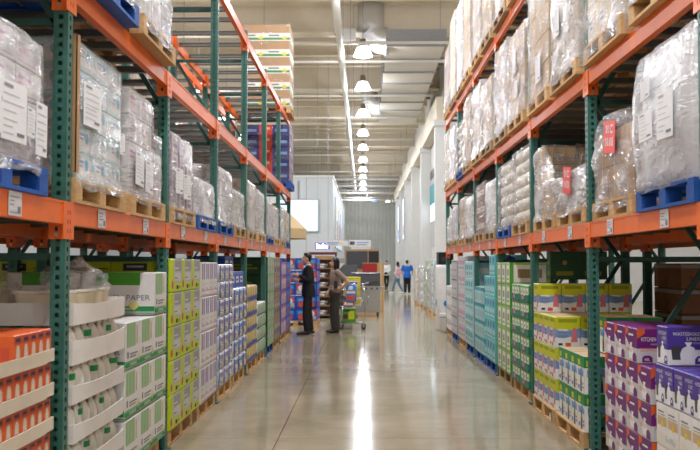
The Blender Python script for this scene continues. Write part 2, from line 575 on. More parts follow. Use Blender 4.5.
jm = MB().box(-16, 14, -0.06, 0.06, CZ - 0.32, CZ, 'ceiling_steel').box(-16, 14, -0.15, 0.15, CZ - 0.35, CZ - 0.32, 'ceiling_steel').mesh('joist')
gm = MB().box(-16, 14, -0.15, 0.15, CZ - 0.95, CZ, 'ceiling_steel').box(-16, 14, -0.32, 0.32, CZ - 1.0, CZ - 0.95, 'ceiling_steel').mesh('girder')
y = -8.8
k = 0
while y < 89:
    add('girder' if k % 5 == 0 else 'joist', gm if k % 5 == 0 else jm, ce, (0, y, 0))
    y += 1.98; k += 1
# sprinkler and service pipes
PZ_ = 8.7
t = thing('ceiling_pipe', 'thick white ceiling pipe running along the aisle beside the lamps', 'pipe', (-0.74, 0, PZ_))
pr = .115
add('pipe_run', MB().tube([(0, 6, 0), (0, 40, 0), (0, 89.5, 0)], pr, 'pipe_white', 12), t)
for y in range(8, 89, 4):
    add('pipe_clamp', MB().box(-pr - 0.02, pr + 0.02, y - 0.03, y + 0.03, -0.02, 0.0, 'chestnut' if y % 8 else 'grey').box(pr, pr + 0.015, y - 0.02, y + 0.02, 0, CZ - PZ_ - .01, 'grey').box(-pr - 0.015, -pr, y - 0.02, y + 0.02, 0, CZ - PZ_ - .01, 'grey'), t)
for i, y in enumerate((28.9, 31.6, 38.1, 43.8, 51.6, 58.9, 69.6)):
    t = thing('sprinkler_pipe', 'thin white sprinkler pipe across the ceiling, %s from the rack ends' % ORD[i], 'pipe', (0, y, 8.66), 0, 'sprinkler pipes across the ceiling')
    add('pipe_run', MB().tube([(-10, 0, 0), (2.9, 0, 0)], 0.05, 'pipe_white', 8), t)
    for xh in (-8.5, -5.8, -3.2, -0.4) + ((2.5,) if y < 29 or y > 48 else ()):
        add('hanger', MB().box(xh - 0.01, xh + 0.01, -0.01, 0.01, 0.04, CZ - 8.67, 'grey'), t)
        add('sprinkler_head', MB().lathe([(0.012, -0.13), (0.03, -0.12), (0.012, -0.1), (0.015, -0.04)], 'steel', 8, (xh + 0.6, 0, 0)), t)
# air duct with round elbows
DZ = 8.86
t = thing('air_duct', 'big painted rectangular air duct under the ceiling with round elbows', 'duct', (0, 0, DZ))
DY0, DY1 = 30.0, 47.0
n = 8
for i in range(n):
    a = DY0 + (DY1 - DY0) * i / n; b = DY0 + (DY1 - DY0) * (i + 1) / n
    add('duct_section', MB().box(0.82, 2.76, a + 0.03, b - 0.03, 0, 0.5, 'duct'), t)
    add('duct_flange', MB().box(0.77, 2.81, a - 0.035, a + 0.035, -0.06, 0.52, 'grey'), t)
for q in (31.5, 36, 41, 46):
    for xh in (.76, 2.81):
        add('hanger', MB().box(xh - .015, xh + .015, q - .02, q + .02, -.06, CZ - DZ - .01, 'grey'), t)
for ey, s in ((30.6, 1.0), (43.4, 0.95)):
    pts = [(0.27, ey, 1.5)] + [(0.27 + 0.52 * (1 - math.cos(q)), ey, 0.78 - 0.52 * math.sin(q)) for q in [math.pi / 2 * i / 8 for i in range(9)]] + [(0.9, ey, 0.26)]
    add('duct_elbow', MB().tube(pts, 0.45 * s, 'duct_metal', 24), t)
    add('elbow_collar', MB().tube([(0.76, ey, 0.26), (0.82, ey, 0.26)], 0.5 * s, 'duct_metal', 24), t)
t = thing('junction_box', 'white square electrical box hung from the ceiling beside the duct elbow', 'box', (-0.52, 30.4, 9.02))
add('box_body', MB().box(-0.28, 0.28, -0.18, 0.18, 0, 0.46, 'wall_white'), t)
add('box_cover', MB().box(-0.24, 0.24, -0.195, -0.18, 0.04, 0.42, 'wall_white'), t)
for xh in (-.2, .2):
    add('hanger', MB().box(xh - .01, xh + .01, -.01, .01, .46, CZ - 9.03, 'grey'), t)

# high-bay lamps: each lamp carries its own light
LZ = 8.48
lamp_shade = MB()
lamp_shade.lathe([(0.15, 0.3), (0.2, 0.28), (0.26, 0.14), (0.32, 0.0)], 'lamp_glow', 18, caps=False)
lamp_shade = lamp_shade.mesh('lamp_shade')
lamp_lens = MB().lathe([(0.315, 0.0), (0.24, -0.02), (0.12, -0.03)], 'lens_glow', 18).mesh('lamp_lens')
lamp_top = MB().lathe([(0.02, 0.6), (0.1, 0.58), (0.11, 0.38), (0.17, 0.34), (0.17, 0.3)], 'steel', 14).mesh('ballast')
lamp_rod = MB().tube([(0, 0, 0.6), (0, 0, CZ - LZ - .01)], 0.012, 'grey', 6).mesh('rod')
ld = bpy.data.lights.new('highbay_light', 'AREA')
ld.shape = 'DISK'; ld.size = 0.6; ld.energy = LAMP_W; ld.color = (0.94, 0.97, 1.04)
ld2 = ld.copy(); ld2.energy = LAMP_W * 0.95
lp_ = bpy.data.lights.new('highbay_side_light', 'POINT')
lp_.shadow_soft_size = 0.2; lp_.energy = LAMP_SIDE_W; lp_.color = (0.94, 0.97, 1.04)
lp2 = lp_.copy(); lp2.energy = LAMP_SIDE_W * 0.95
def highbay(x, y, label, group):
    t = thing('highbay_lamp', label, 'lamp', (x, y, LZ), 0, group)
    add('lamp_shade', lamp_shade, t); add('lamp_lens', lamp_lens, t); add('ballast', lamp_top, t); add('rod', lamp_rod, t)
    for nm, data, z in (('lamp_light', ld if abs(x) < 1 else ld2, -.05), ('lamp_side_light', lp_ if abs(x) < 1 else lp2, -.28)):
        lo = bpy.data.objects.new(nm, data)
        lo.location = (0, 0, z)
        lo.parent = t
        COL.objects.link(lo)
ys = [-8.0, -1.8, 4.4, 10.6, 16.8, 23.0] + [30.0, 35.8, 42.2, 48.6, 54.7, 61.0, 67.4, 73.2, 79.2, 85.2]
for i, y in enumerate(ys):
    if i < 6:
        highbay(0.0, y, 'white high-bay lamp over the near aisle, %s from the front end' % ORD[i], 'high-bay lamps over the aisle')
    else:
        highbay(0.0, y, 'glowing high-bay lamp in the ceiling row, %s from the duct elbow' % ORD[i - 6], 'high-bay lamps over the aisle')
for s in (-1, 1):
    for i, y in enumerate([-8.0, -1.8, 4.4, 10.6, 16.8, 23.0, 30.0]):
        highbay(s * 6.6, y, 'high-bay lamp over the neighbouring %s aisle, %s along' % (SIDE[s], ORD[i]), 'high-bay lamps over the neighbouring aisles')
for i, y in enumerate([36.0, 43.0, 50.0]):
    highbay(-6.6, y, 'high-bay lamp before the grey room, %s along' % ORD[i], 'high-bay lamps over the neighbouring aisles')

# ================================================================== RACKS
PW = 0.08
def post_mesh(h):
    mb = MB()
    p = 0.0508
    nc = int(h / p)
    a = PW / 2
    def strip(fm, hole):
        for i in range(nc):
            z0, z1 = i * p, (i + 1) * p
            zc = (z0 + z1) / 2
            u0, u1, v0, v1 = -0.011, 0.011, zc - 0.012, zc + 0.012
            if not hole:
                continue
            A, B, C, D = fm(-a, z0), fm(a, z0), fm(a, z1), fm(-a, z1)
            E, F, G, H = fm(u0, v0), fm(u1, v0), fm(u1, v1), fm(u0, v1)
            i0 = len(mb.v)
            mb.v += [A, B, C, D, E, F, G, H]
            s = mb.slot('rack_green')
            for q in ((0, 1, 5, 4), (1, 2, 6, 5), (2, 3, 7, 6), (3, 0, 4, 7)):
                mb.f.append(tuple(i0 + k for k in q)); mb.m.append(s); mb.sm.append(False)
    strip(lambda u, z: (u, -a, z), True)
    strip(lambda u, z: (a, u, z), True)
    strip(lambda u, z: (-a, -u, z), True)
    H = nc * p
    mb.face([(a, a, 0), (-a, a, 0), (-a, a, H), (a, a, H)], 'rack_green')
    mb.face([(-a, -a, H), (a, -a, H), (a, a, H), (-a, a, H)], 'rack_green')
    return mb.mesh('post')
POST = post_mesh(4.78)
POSTS_TOP = 4.78
baseplate = MB().box(-0.07, 0.07, -0.07, 0.07, 0, 0.012, 'rack_dark_green').lathe([(0.012, 0.012), (0.012, 0.035)], 'bolt', 6, (-0.055, -0.055, 0)).mesh('base_plate')

def brace_mesh(x0, z0, x1, z1):
    mb = MB()
    d = Vector((x1 - x0, 0, z1 - z0)); L = d.length; d.normalize()
    nrm = Vector((-d.z, 0, d.x)) * 0.02
    p, q = Vector((x0, 0, z0)), Vector((x1, 0, z1))
    rings = [[(c + nrm + Vector((0, -0.015, 0))), (c - nrm + Vector((0, -0.015, 0))), (c - nrm + Vector((0, 0.015, 0))), (c + nrm + Vector((0, 0.015, 0)))] for c in (p, q)]
    mb.rings(rings, 'rack_dark_green', False)
    return mb.mesh('brace')

def tag_mesh(seed):
    r = random.Random(seed)
    mb = MB().box(-0.078, 0.078, -0.002, 0, 0, 0.112, 'tag_grey')
    for i in range(5):
        z = 0.012 + 0.018 * i
        e = r.uniform(-.02, .06)
        mb.face([(-0.065, -0.003, z), (e, -0.003, z), (e, -0.003, z + 0.006), (-0.065, -0.003, z + 0.006)], 'grey' if i != 1 else 'paper')
    mb.face([(0.025, -0.0034, 0.012), (0.062, -0.0034, 0.012), (0.062, -0.0034, 0.045), (0.025, -0.0034, 0.045)], 'ink_grey')
    return mb.mesh('shelf_tag')
TAGS = [tag_mesh(i) for i in range(4)]

def rack(side, xf, label, detailed=True, facing=None):
    """pallet rack whose aisle face is at x = xf and that runs DEPTH away from the aisle"""
    s = side
    root = thing('pallet_rack', label, 'rack', (xf, YK[0], 0))
    xr = s * (DEPTH - PW)                 # rear post offset
    for k, y in enumerate(YK):
        yy = y - YK[0] + PW / 2
        for xo in (s * PW / 2, xr + s * PW / 2):
            p = add('post', POST, root, (xo, yy, 0))
            add('base_plate', baseplate, p)
        hz = (0.18, 1.56, 2.85, 4.35)
        for z in hz:
            add('brace', brace_mesh(s * PW, z, xr, z), root, (0, yy, 0))
        for a, b, fl in ((0.18, 1.56, 0), (1.56, 2.85, 1), (2.85, 4.35, 0)):
            if fl and detailed and s < 0: continue
            if fl: add('brace', brace_mesh(xr, a, s * PW, b), root, (0, yy, 0))
            else: add('brace', brace_mesh(s * PW, a, xr, b), root, (0, yy, 0))
    bl = 2.52 - PW - 0.024
    bm = MB()
    bm.box(-0.025, 0.025, 0, bl, -0.125, 0, 'rack_orange')
    bm.box(-0.028, 0.028, 0, bl, -0.012, -0.004, 'rack_orange')
    bm = bm.mesh('beam')
    cn, cf = {}, {}
    for lip in (s, -s):                    # outward direction of the plate: front beams face -s, rear beams face s
        o = lip
        for nm, sy in (('near', 1), ('far', -1)):
            m_ = MB()
            # flange against the post side, front plate lapping over the post face
            x0, x1 = sorted((o * 0.0, -o * 0.088))
            y0, y1 = sorted((0, sy * 0.012))
            m_.box(x0, x1, y0, y1, -0.205, -0.001, 'rack_orange')
            x0, x1 = sorted((o * 0.0, o * 0.006))
            y0, y1 = sorted((-sy * 0.04, sy * 0.045))
            m_.box(x0, x1, y0, y1, -0.205, -0.001, 'rack_orange')
            if sy < 0:
                for zz in (-0.18, -0.03):
                    m_.tube([(-o * 0.045, -0.012, zz), (-o * 0.045, -0.022, zz)], 0.011, 'bolt', 8)
                for zz in (-0.15, -0.07):
                    m_.box(-o * 0.045 - 0.008, -o * 0.045 + 0.008, -0.0135, -0.012, zz - 0.012, zz + 0.012, 'black')
            for zz in (-0.16, -0.11, -0.06):
                xa, xb = sorted((o * 0.006, o * 0.0072))
                m_.box(xa, xb, -sy * 0.02 - 0.006, -sy * 0.02 + 0.006, zz - 0.012, zz + 0.012, 'orange_dark')
            (cn if nm == 'near' else cf)[lip] = m_.mesh('connector')
    cb = MB()
    xa, xb = sorted((s * 0.05, s * (DEPTH - 0.05)))
    cb.box(xa, xb, -0.03, 0.03, -0.05, -0.004, 'rack_grey').box(xa, xb, -0.045, 0.045, -0.01, -0.003, 'rack_grey')
    cb = cb.mesh('crossbar')
    for k in range(len(YK) - 1):
        y0 = YK[k] + PW + 0.012 - YK[0]
        for li, z in enumerate((L1, L2, L3)):
            for rear in (0, 1):
                xo = s * 0.025 if not rear else s * (DEPTH - 0.025)
                b = add('beam', bm, root, (xo, y0, z))
                if detailed or rear == 0:
                    lip = -s if not rear else s
                    xl = -s * 0.025 if not rear else s * 0.025
                    add('connector', cn[lip], b, (xl, -0.012, 0))
                    add('connector', cf[lip], b, (xl, bl + 0.012, 0))
            for f in ((0.1, 0.28, 0.46, 0.6, 0.78, 0.93) if li == 1 and detailed else (0.12, 0.42, 0.62, 0.9)):
                add('crossbar', cb, root, (0, y0 + bl * f, z))
            if li == 0 and detailed:
                for f in (0.23, 0.72):
                    c = add('shelf_tag', TAGS[(k + (1 if f > .5 else 0) * 2) % 4], root, (-s * 0.004, y0 + bl * f + random.uniform(-.05, .05), z - 0.118), ROT[s])
    return root
rack(-1, FRONT[-1], 'tall green and orange pallet rack along the left of the aisle')
rack(1, FRONT[1], 'tall green and orange pallet rack along the right of the aisle')
BACK = {-1: FRONT[-1] - DEPTH - 0.16, 1: FRONT[1] + DEPTH + 0.16}
rack(-1, BACK[-1], 'rear pallet rack standing back to back behind the left rack', False)
rack(1, BACK[1], 'rear pallet rack standing back to back behind the right rack', False)

# ================================================================== PALLETS
PALW, PALD, PALH = 1.06, 1.06, 0.14
def pal_meshes(mat):
    W, D = PALW, PALD
    return dict(
        deck_board=MB().box(-W / 2, W / 2, -0.055, 0.055, 0, 0.018, mat).mesh('deck_board'),
        stringer_board=MB().box(-0.05, 0.05, -D / 2, D / 2, 0, 0.018, mat).mesh('stringer_board'),
        block=MB().box(-0.06, 0.06, -0.05, 0.05, 0, 0.083, mat).mesh('block'),
        bottom_board=MB().box(-W / 2, W / 2, -0.05, 0.05, 0, 0.02, mat).mesh('bottom_board'))
PALM = {m: pal_meshes(m) for m in ('wood_pale', 'wood_grey', 'pallet_blue')}
def pal_layout():
    W, D = PALW, PALD
    out = []
    for i in range(7):
        out.append(('deck_board', (0, -D / 2 + 0.055 + i * (D - 0.11) / 6, 0.122)))
    for x in (-W / 2 + 0.05, 0, W / 2 - 0.05):
        out.append(('stringer_board', (x, 0, 0.104)))
    for x in (-W / 2 + 0.06, 0, W / 2 - 0.06):
        for y in (-D / 2 + 0.05, 0, D / 2 - 0.05):
            out.append(('block', (x, y, 0.02)))
    for y in (-D / 2 + 0.05, 0, D / 2 - 0.05):
        out.append(('bottom_board', (0, y, 0)))
    return out
PAL_LAY = pal_layout()
def merged_pallet(mat):
    mb = MB()
    W, D = PALW, PALD
    for nm, (x, y, z) in PAL_LAY:
        if nm == 'deck_board': mb.box(-W / 2, W / 2, y - .055, y + .055, z, z + .018, mat)
        elif nm == 'stringer_board': mb.box(x - .05, x + .05, -D / 2, D / 2, z, z + .018, mat)
        elif nm == 'block': mb.box(x - .06, x + .06, y - .05, y + .05, z, z + .083, mat)
        else: mb.box(-W / 2, W / 2, y - .05, y + .05, z, z + .02, mat)
    return mb.mesh('pallet')
PALMERGED = {m: merged_pallet(m) for m in PALM}
PNAME = {'wood_pale': 'pale wooden pallet', 'wood_grey': 'weathered wooden pallet', 'pallet_blue': 'blue painted pallet'}
def pallet(loc, rz, mat, where, parts=True, group='pallets'):
    lab = PNAME[mat] + ' ' + where
    nm = 'blue_pallet' if mat == 'pallet_blue' else 'wooden_pallet'
    if parts:
        t = thing(nm, lab, 'pallet', loc, rz, group)
        for pn, p in PAL_LAY:
            add(pn, PALM[mat][pn], t, p)
    else:
        t = single(nm, PALMERGED[mat], lab, 'pallet', loc, rz, group)
    return t
# ================================================================== WRAPPED LOADS ON THE RACKS
CK = {
    'whiteblue': ('carton_white', [('r', 'FLR', .0, .86, 1, .97, 'aqua_pale'), ('r', 'FLR', .06, .45, .3, .78, 'aqua_pale'), ('c', 'FLR', .8, .62, .035, 'cyan'), ('r', 'FLR', .38, .66, .66, .76, 'sky'), ('r', 'FLR', .38, .5, .6, .57, 'grey'), ('r', 'FLR', 0, .06, 1, .16, 'aqua_pale')]),
    'whitepink': ('carton_white', [('r', 'FLR', .08, .6, .6, .72, 'mauve'), ('r', 'FLR', .08, .42, .5, .5, 'pink'), ('r', 'FLR', .66, .2, .92, .8, 'grey_light'), ('r', 'FLR', .08, .12, .9, .16, 'mauve')]),
    'kraft': ('kraft', [('r', 'FBLR', .47, 0, .53, 1, 'tape'), ('r', 'FLR', .1, .2, .36, .5, 'tan_dark'), ('r', 'T', .46, 0, .54, 1, 'tape')]),
    'light': ('kraft_light', [('r', 'FBLR', .46, 0, .54, 1, 'tape'), ('r', 'FLR', .62, .25, .9, .6, 'paper'), ('r', 'FLR', .65, .3, .86, .36, 'ink_grey'), ('r', 'FLR', .65, .45, .8, .5, 'ink_grey')]),
    'cream': ('carton_cream', [('r', 'FLR', .1, .3, .5, .7, 'paper'), ('r', 'FLR', .14, .4, .44, .46, 'ink_grey'), ('r', 'FLR', .14, .55, .4, .6, 'ink_grey')]),
    'white': ('carton_white', [('r', 'FLR', .55, .3, .9, .7, 'grey_light'), ('r', 'FLR', .1, .6, .45, .68, 'ink_grey'), ('r', 'FLR', .1, .45, .35, .5, 'grey')]),
    'redblue': ('blue_deep', [('r', 'FLR', .36, 0, .64, 1, 'red'), ('r', 'FLR', .05, .35, .3, .6, 'sky'), ('r', 'FLR', .7, .35, .95, .6, 'sky'), ('r', 'FLR', .42, .55, .58, .75, 'yellow')]),
    'redbrown': ('chestnut', [('r', 'FLR', .1, .3, .9, .6, 'cream'), ('r', 'FLR', .16, .4, .7, .5, 'chestnut')]),
    'stripe': ('carton_white', [('r', 'FLR', .0, 0, .14, 1, 'blue'), ('r', 'FLR', .16, 0, .26, 1, 'crimson'), ('r', 'FLR', .4, .3, .9, .5, 'lilac'), ('r', 'FLR', .4, .6, .8, .75, 'mauve')]),
    'kraftwhite': ('kraft', [('r', 'FBLR', 0, 0, 1, .48, 'ivory'), ('r', 'FBLR', 0, .06, 1, .2, 'green'), ('p', 'FLR', [(.78, .05), (.9, .18), (.78, .34), (.66, .18)], 'yellow'), ('r', 'FLR', .1, .28, .55, .38, 'ink_grey')]),
    'black': ('charcoal', [('r', 'FLR', .1, .3, .6, .5, 'grey')]),
}
DESC = {'whiteblue': 'white and blue cartons', 'whitepink': 'white and pink cartons', 'kraft': 'brown cartons', 'light': 'light brown cartons', 'cream': 'cream cartons', 'white': 'white cartons',
        'redblue': 'red and blue cartons', 'redbrown': 'dark red cartons', 'stripe': 'blue and red striped cartons', 'kraftwhite': 'brown cartons with green bands', 'black': 'dark cartons', 'sack': 'stacked sacks', 'rolls': 'bulging white rolls'}
def sack_mesh(w, d, h, mat):
    mb = MB()
    rings = []
    for a in range(7):
        f = a / 6
        k = math.sin(math.pi * f) ** 0.45
        z = h * f
        ring = []
        for i in range(20):
            t = 2 * math.pi * i / 20
            c, s_ = math.cos(t), math.sin(t)
            ex = 0.45
            x = math.copysign(abs(c) ** ex, c) * w / 2 * (0.82 + 0.18 * k)
            y = math.copysign(abs(s_) ** ex, s_) * d / 2 * (0.82 + 0.18 * k)
            ring.append((x, y, z))
        rings.append(ring)
    mb.rings(rings, mat, True)
    return mb.mesh('sack')
SACK = {}
def sheet_mesh(w, h, seed):
    r = random.Random(seed)
    mb = MB().box(-w / 2, w / 2, -0.002, 0.0, 0, h, 'paper')
    z = h * 0.88
    mb.face([(-w * .4, -.003, z), (-w * .05, -.003, z), (-w * .05, -.003, z + h * .06), (-w * .4, -.003, z + h * .06)], 'grey')
    for i in range(6):
        z -= h * r.uniform(0.09, 0.15)
        if z < h * .05: break
        x1 = r.uniform(-.1, .42) * w
        mb.face([(-w * .42, -.003, z), (x1, -.003, z), (x1, -.003, z + h * .018), (-w * .42, -.003, z + h * .018)], 'silver')
    mb.face([(w * .1, -.0034, h * .1), (w * .4, -.0034, h * .1), (w * .4, -.0034, h * .16), (w * .1, -.0034, h * .16)], 'ink_grey')
    return mb.mesh('paper_sheet')
def red_sheet_mesh(w, h):
    mb = MB().box(-w / 2, w / 2, -0.002, 0.0, 0, h, 'red_sign')
    for (a, b, c, d) in ((-.3, .62, -.22, .88), (-.3, .72, -.05, .78), (-.12, .62, -.05, .88), (.06, .62, .12, .88), (.06, .62, .3, .68), (.06, .82, .3, .88),
                         (-.32, .22, -.26, .48), (-.32, .33, -.1, .38), (-.16, .22, -.1, .48), (.0, .22, .06, .48), (.0, .42, .2, .48), (.16, .22, .22, .48), (.28, .22, .34, .48)):
        mb.face([(a * w, -.003, b * h), (c * w, -.003, b * h), (c * w, -.003, d * h), (a * w, -.003, d * h)], 'white')
    return mb.mesh('red_sheet')

SEED = [10]
def load(side, y0, z, pal, kind, h, where, out=0.015, film='film', sheets=(), hfun=None, nx=3, rows=4, nd=2, w=1.0, d=1.0, bulge=0.0, parts=True, skirt=0.05, rack_x=None, amp=0.022, red=None, group='wrapped loads on the racks'):
    SEED[0] += 1
    sd = SEED[0]
    rnd = random.Random(sd)
    yc = y0 + PALW / 2
    xf = (FRONT[side] if rack_x is None else rack_x) - side * out
    xc = xf + side * PALD / 2
    pallet((xc, yc, z + 0.001), ROT[side], pal, where, parts, 'pallets on the racks')
    t = thing('wrapped_load', 'film-wrapped ' + DESC[kind] + ' ' + where, 'wrapped load', (xc, yc, z + PALH + 0.002), ROT[side], group)
    cw, cd = w / nx, d / nd
    yo = -(1.0 - d) / 2
    ch = h / rows
    for r in range(rows):
        for i in range(nx):
            for j in range(nd):
                u, v = (i + .5) / nx, (j + .5) / nd
                if hfun and (r + 0.85) * ch > hfun(u, v):
                    continue
                if kind == 'sack' or kind == 'rolls':
                    key = (kind, round(cw, 2), round(cd, 2), round(ch, 2))
                    if key not in SACK:
                        SACK[key] = sack_mesh(cw - .004, cd - .004, ch, 'ivory' if kind == 'sack' else 'bag_white')
                    o = add('sack' if kind == 'sack' else 'roll', SACK[key], t, (-w / 2 + (i + .5) * cw, yo - d / 2 + (j + .5) * cd, r * ch), rnd.uniform(-.02, .02))
                else:
                    base, pr = CK[kind]
                    me = pbox('carton_' + kind, cw - .008, cd - .008, ch - .004, base, pr)
                    add('carton', me, t, (-w / 2 + (i + .5) * cw, yo - d / 2 + (j + .5) * cd, r * ch), rnd.uniform(-.006, .006))
    if film:
        add('film_wrap', film_mesh(w, d, h + .005, sd, film, skirt, amp, bulge, hfun, 60 if parts else 40, 16 if parts else 10), t, (0, yo, 0))
    for i, (u, v, sw, sh) in enumerate(sheets):
        s_ = add('paper_sheet', sheet_mesh(sw, sh, sd * 3 + i), t, (-w / 2 + u * w, yo - d / 2 - .03 - bulge * .8, v * h), rnd.uniform(-.05, .05))
        s_.rotation_euler[1] = rnd.uniform(-.05, .05)
    if red:
        u, v, sw, sh = red
        s_ = add('red_sheet', red_sheet_mesh(sw, sh), t, (-w / 2 + u * w, yo - d / 2 - .035, v * h), 0)
        s_.rotation_euler[1] = 0.12
        s_['label'] = 'red sheet with white marks'
    return t

HALF = ('near half', 'far half')
def slot_y(bay, half):
    return YK[bay] + PW + (0.06 if half == 0 else 1.26)
LV = {L1: 'on lower shelf', L2: 'on middle shelf', L3: 'on top shelf'}
def L(side, bay, half, lv, pal, kind, h, dy=0.0, **kw):
    where = '%s, %s rack, %s bay, %s' % (LV[lv], SIDE[side], ORD[bay], HALF[half])
    far = YK[bay] > 12
    kw.setdefault('parts', not far)
    if far:
        kw.setdefault('nx', 2); kw.setdefault('rows', 3); kw.setdefault('nd', 1)
    return load(side, slot_y(bay, half) + dy, lv, pal, kind, h, where, **kw)

W_, G_, B_ = 'wood_pale', 'wood_grey', 'pallet_blue'
# left rack, lower shelf
L(-1, 0, 1, L1, B_, 'whitepink', .62, dy=-.2, film='film', sheets=((.26, .14, .27, .27), (.55, .12, .27, .27), (.76, .2, .1, .14), (.9, .08, .15, .26)), bulge=.01)
L(-1, 1, 0, L1, W_, 'whiteblue', .80, dy=-.02, rows=5, nx=3, sheets=((.26, .4, .3, .25), (.93, .3, .1, .14)), skirt=.05)
L(-1, 1, 1, L1, W_, 'whitepink', .76, hfun=lambda u, v: .76 if u < .62 else .53, sheets=((.18, .1, .27, .24), (.47, .06, .27, .24)), skirt=.05)
L(-1, 2, 0, L1, W_, 'stripe', .64, sheets=((.26, .2, .26, .22), (.6, .16, .26, .22)), skirt=.1)
L(-1, 2, 1, L1, B_, 'white', .36, rows=2, film='film_thick', skirt=.07, d=.55)
L(-1, 3, 0, L1, B_, 'whitepink', .62, film='film_thick')
L(-1, 3, 1, L1, W_, 'white', .46, rows=3)
L(-1, 4, 0, L1, W_, 'light', .70, film='film_thick'); L(-1, 4, 1, L1, W_, 'white', .66)
L(-1, 5, 0, L1, B_, 'white', .62, film='film_thick'); L(-1, 5, 1, L1, W_, 'whitepink', .58)
L(-1, 6, 0, L1, W_, 'white', .66, film='film_thick'); L(-1, 6, 1, L1, B_, 'light', .62)
# cardboard edge board and the brown carton at the back of the lower shelf
t = thing('edge_board', 'brown cardboard edge board on the near corner of white and blue load', 'edge board', (FRONT[-1] + .0, slot_y(1, 0) - .01, L1 + PALH + .03))
add('board', MB().box(-.03, .012, -.012, .0, 0, .78, 'kraft').box(.008, .012, -.012, .05, 0, .78, 'kraft'), t)
single('carton', pbox('carton_kraft', .5, .7, .5, *CK['kraft']), 'plain brown carton at the back of the left lower shelf, third bay', 'carton', (FRONT[-1] - .88, 9.3, L1 + .143), 0)
# left rack, upper shelves
L(-1, 1, 0, L2, B_, 'white', 1.1, dy=-.05, out=.1, film='film', skirt=.06)
L(-1, 1, 1, L2, W_, 'white', 1.05, dy=-.06, out=.1, film='film_thick', skirt=.08)
L(-1, 0, 1, L2, W_, 'kraft', 1.1, out=.1, parts=False)
L(-1, 6, 1, L2, B_, 'redblue', 1.2, out=.1, film='film_thin', nx=4, rows=5)
L(-1, 6, 1, L3, W_, 'kraftwhite', 1.74, out=.1, film='film_thin', nx=2, rows=5, nd=2)
# right rack, lower shelf
L(1, 0, 1, L1, W_, 'white', .8, out=.0, parts=False)
L(1, 1, 0, L1, B_, 'rolls', .88, dy=-.02, out=.02, film='film_smooth', nx=8, rows=1, nd=4, bulge=.04, amp=.01, sheets=((.66, .3, .3, .28), (.3, .34, .24, .18), (.3, .64, .2, .14)), skirt=.02)
L(1, 1, 1, L1, W_, 'kraft', .78, out=.0, film='film', nx=3, rows=3, hfun=lambda u, v: .60 + .14 * max(0, min(1, v)) + .06 * math.sin(5 * u), red=(.5, .44, .3, .24), skirt=.08, amp=.035)
L(1, 2, 0, L1, W_, 'white', .36, out=.0, film='film_thick', rows=2, hfun=lambda u, v: .22 + .22 * math.sin(math.pi * min(1, max(0, u))) * (.6 + .4 * v), red=(.4, .42, .3, .24), amp=.05, d=.5)
L(1, 2, 1, L1, W_, 'light', .74, out=.0, film='film_thick', hfun=lambda u, v: .74 if u < .35 else .34, amp=.03, d=.5)
single('carton', pbox('carton_kraft', .6, 1.1, .56, *CK['kraft']), 'large brown carton at the back of the right lower shelf, third bay', 'carton', (FRONT[1] + .88, 9.05, L1 + .145), 0)
L(1, 3, 0, L1, W_, 'sack', .86, out=.02, film='film_clear', nx=2, rows=6, nd=2, amp=.03)
L(1, 3, 1, L1, B_, 'sack', .82, out=.02, film='film', nx=2, rows=6, nd=2, amp=.03)
L(1, 4, 0, L1, G_, 'white', .72, film='film_thick'); L(1, 4, 1, L1, W_, 'redbrown', .78, film='film_clear')
L(1, 5, 0, L1, G_, 'white', .68, film='film_thick'); L(1, 5, 1, L1, W_, 'light', .74, film='film')
L(1, 6, 0, L1, W_, 'white', .66, film='film_thick'); L(1, 6, 1, L1, G_, 'white', .52, film='film')
# right rack, middle shelf
L(1, 0, 1, L2, W_, 'white', 1.2, out=.06, parts=False)
L(1, 1, 0, L2, W_, 'white', 1.22, out=.06, dy=-.04, film='film_thick', skirt=.03)
L(1, 1, 1, L2, W_, 'cream', 1.25, out=.06, film='film', skirt=.11, amp=.03)
L(1, 2, 0, L2, W_, 'cream', 1.2, out=.06, film='film_thick', skirt=.08, amp=.03, sheets=((.3, .3, .18, .26),))
L(1, 2, 1, L2, W_, 'light', 1.15, out=.06, film='film_clear', sheets=((.6, .1, .22, .28),), skirt=.08)
L(1, 3, 0, L2, W_, 'light', 1.02, out=.06, film='film', sheets=((.5, .5, .2, .28), (.6, .2, .2, .2)))
L(1, 3, 1, L2, G_, 'kraft', 1.12, out=.06, film='film_thick')
L(1, 4, 0, L2, G_, 'light', .95, out=.06, film='film'); L(1, 4, 1, L2, W_, 'cream', 1.1, out=.06, film='film_thick')
L(1, 5, 0, L2, W_, 'light', 1.15, out=.06, film='film'); L(1, 5, 1, L2, B_, 'sack', .9, out=.06, film='film_clear', rows=6)
L(1, 6, 0, L2, W_, 'white', 1.0, out=.06, film='film_thick'); L(1, 6, 1, L2, W_, 'cream', 1.1, out=.06, film='film')
# right rack, top shelf
for b, hs, kk in ((2, (1.5, 1.6), ('light', 'cream')), (3, (1.75, 1.7), ('cream', 'light')), (4, (1.8, 1.72), ('light', 'cream')), (5, (1.85, 1.6), ('light', 'white')), (6, (1.7, 1.35), ('cream', 'kraft'))):
    for hf in (0, 1):
        L(1, b, hf, L3, W_ if (b + hf) % 2 else G_, kk[hf], hs[hf], out=.06, film='film' if hf else 'film_clear', nx=2, rows=4, nd=1)

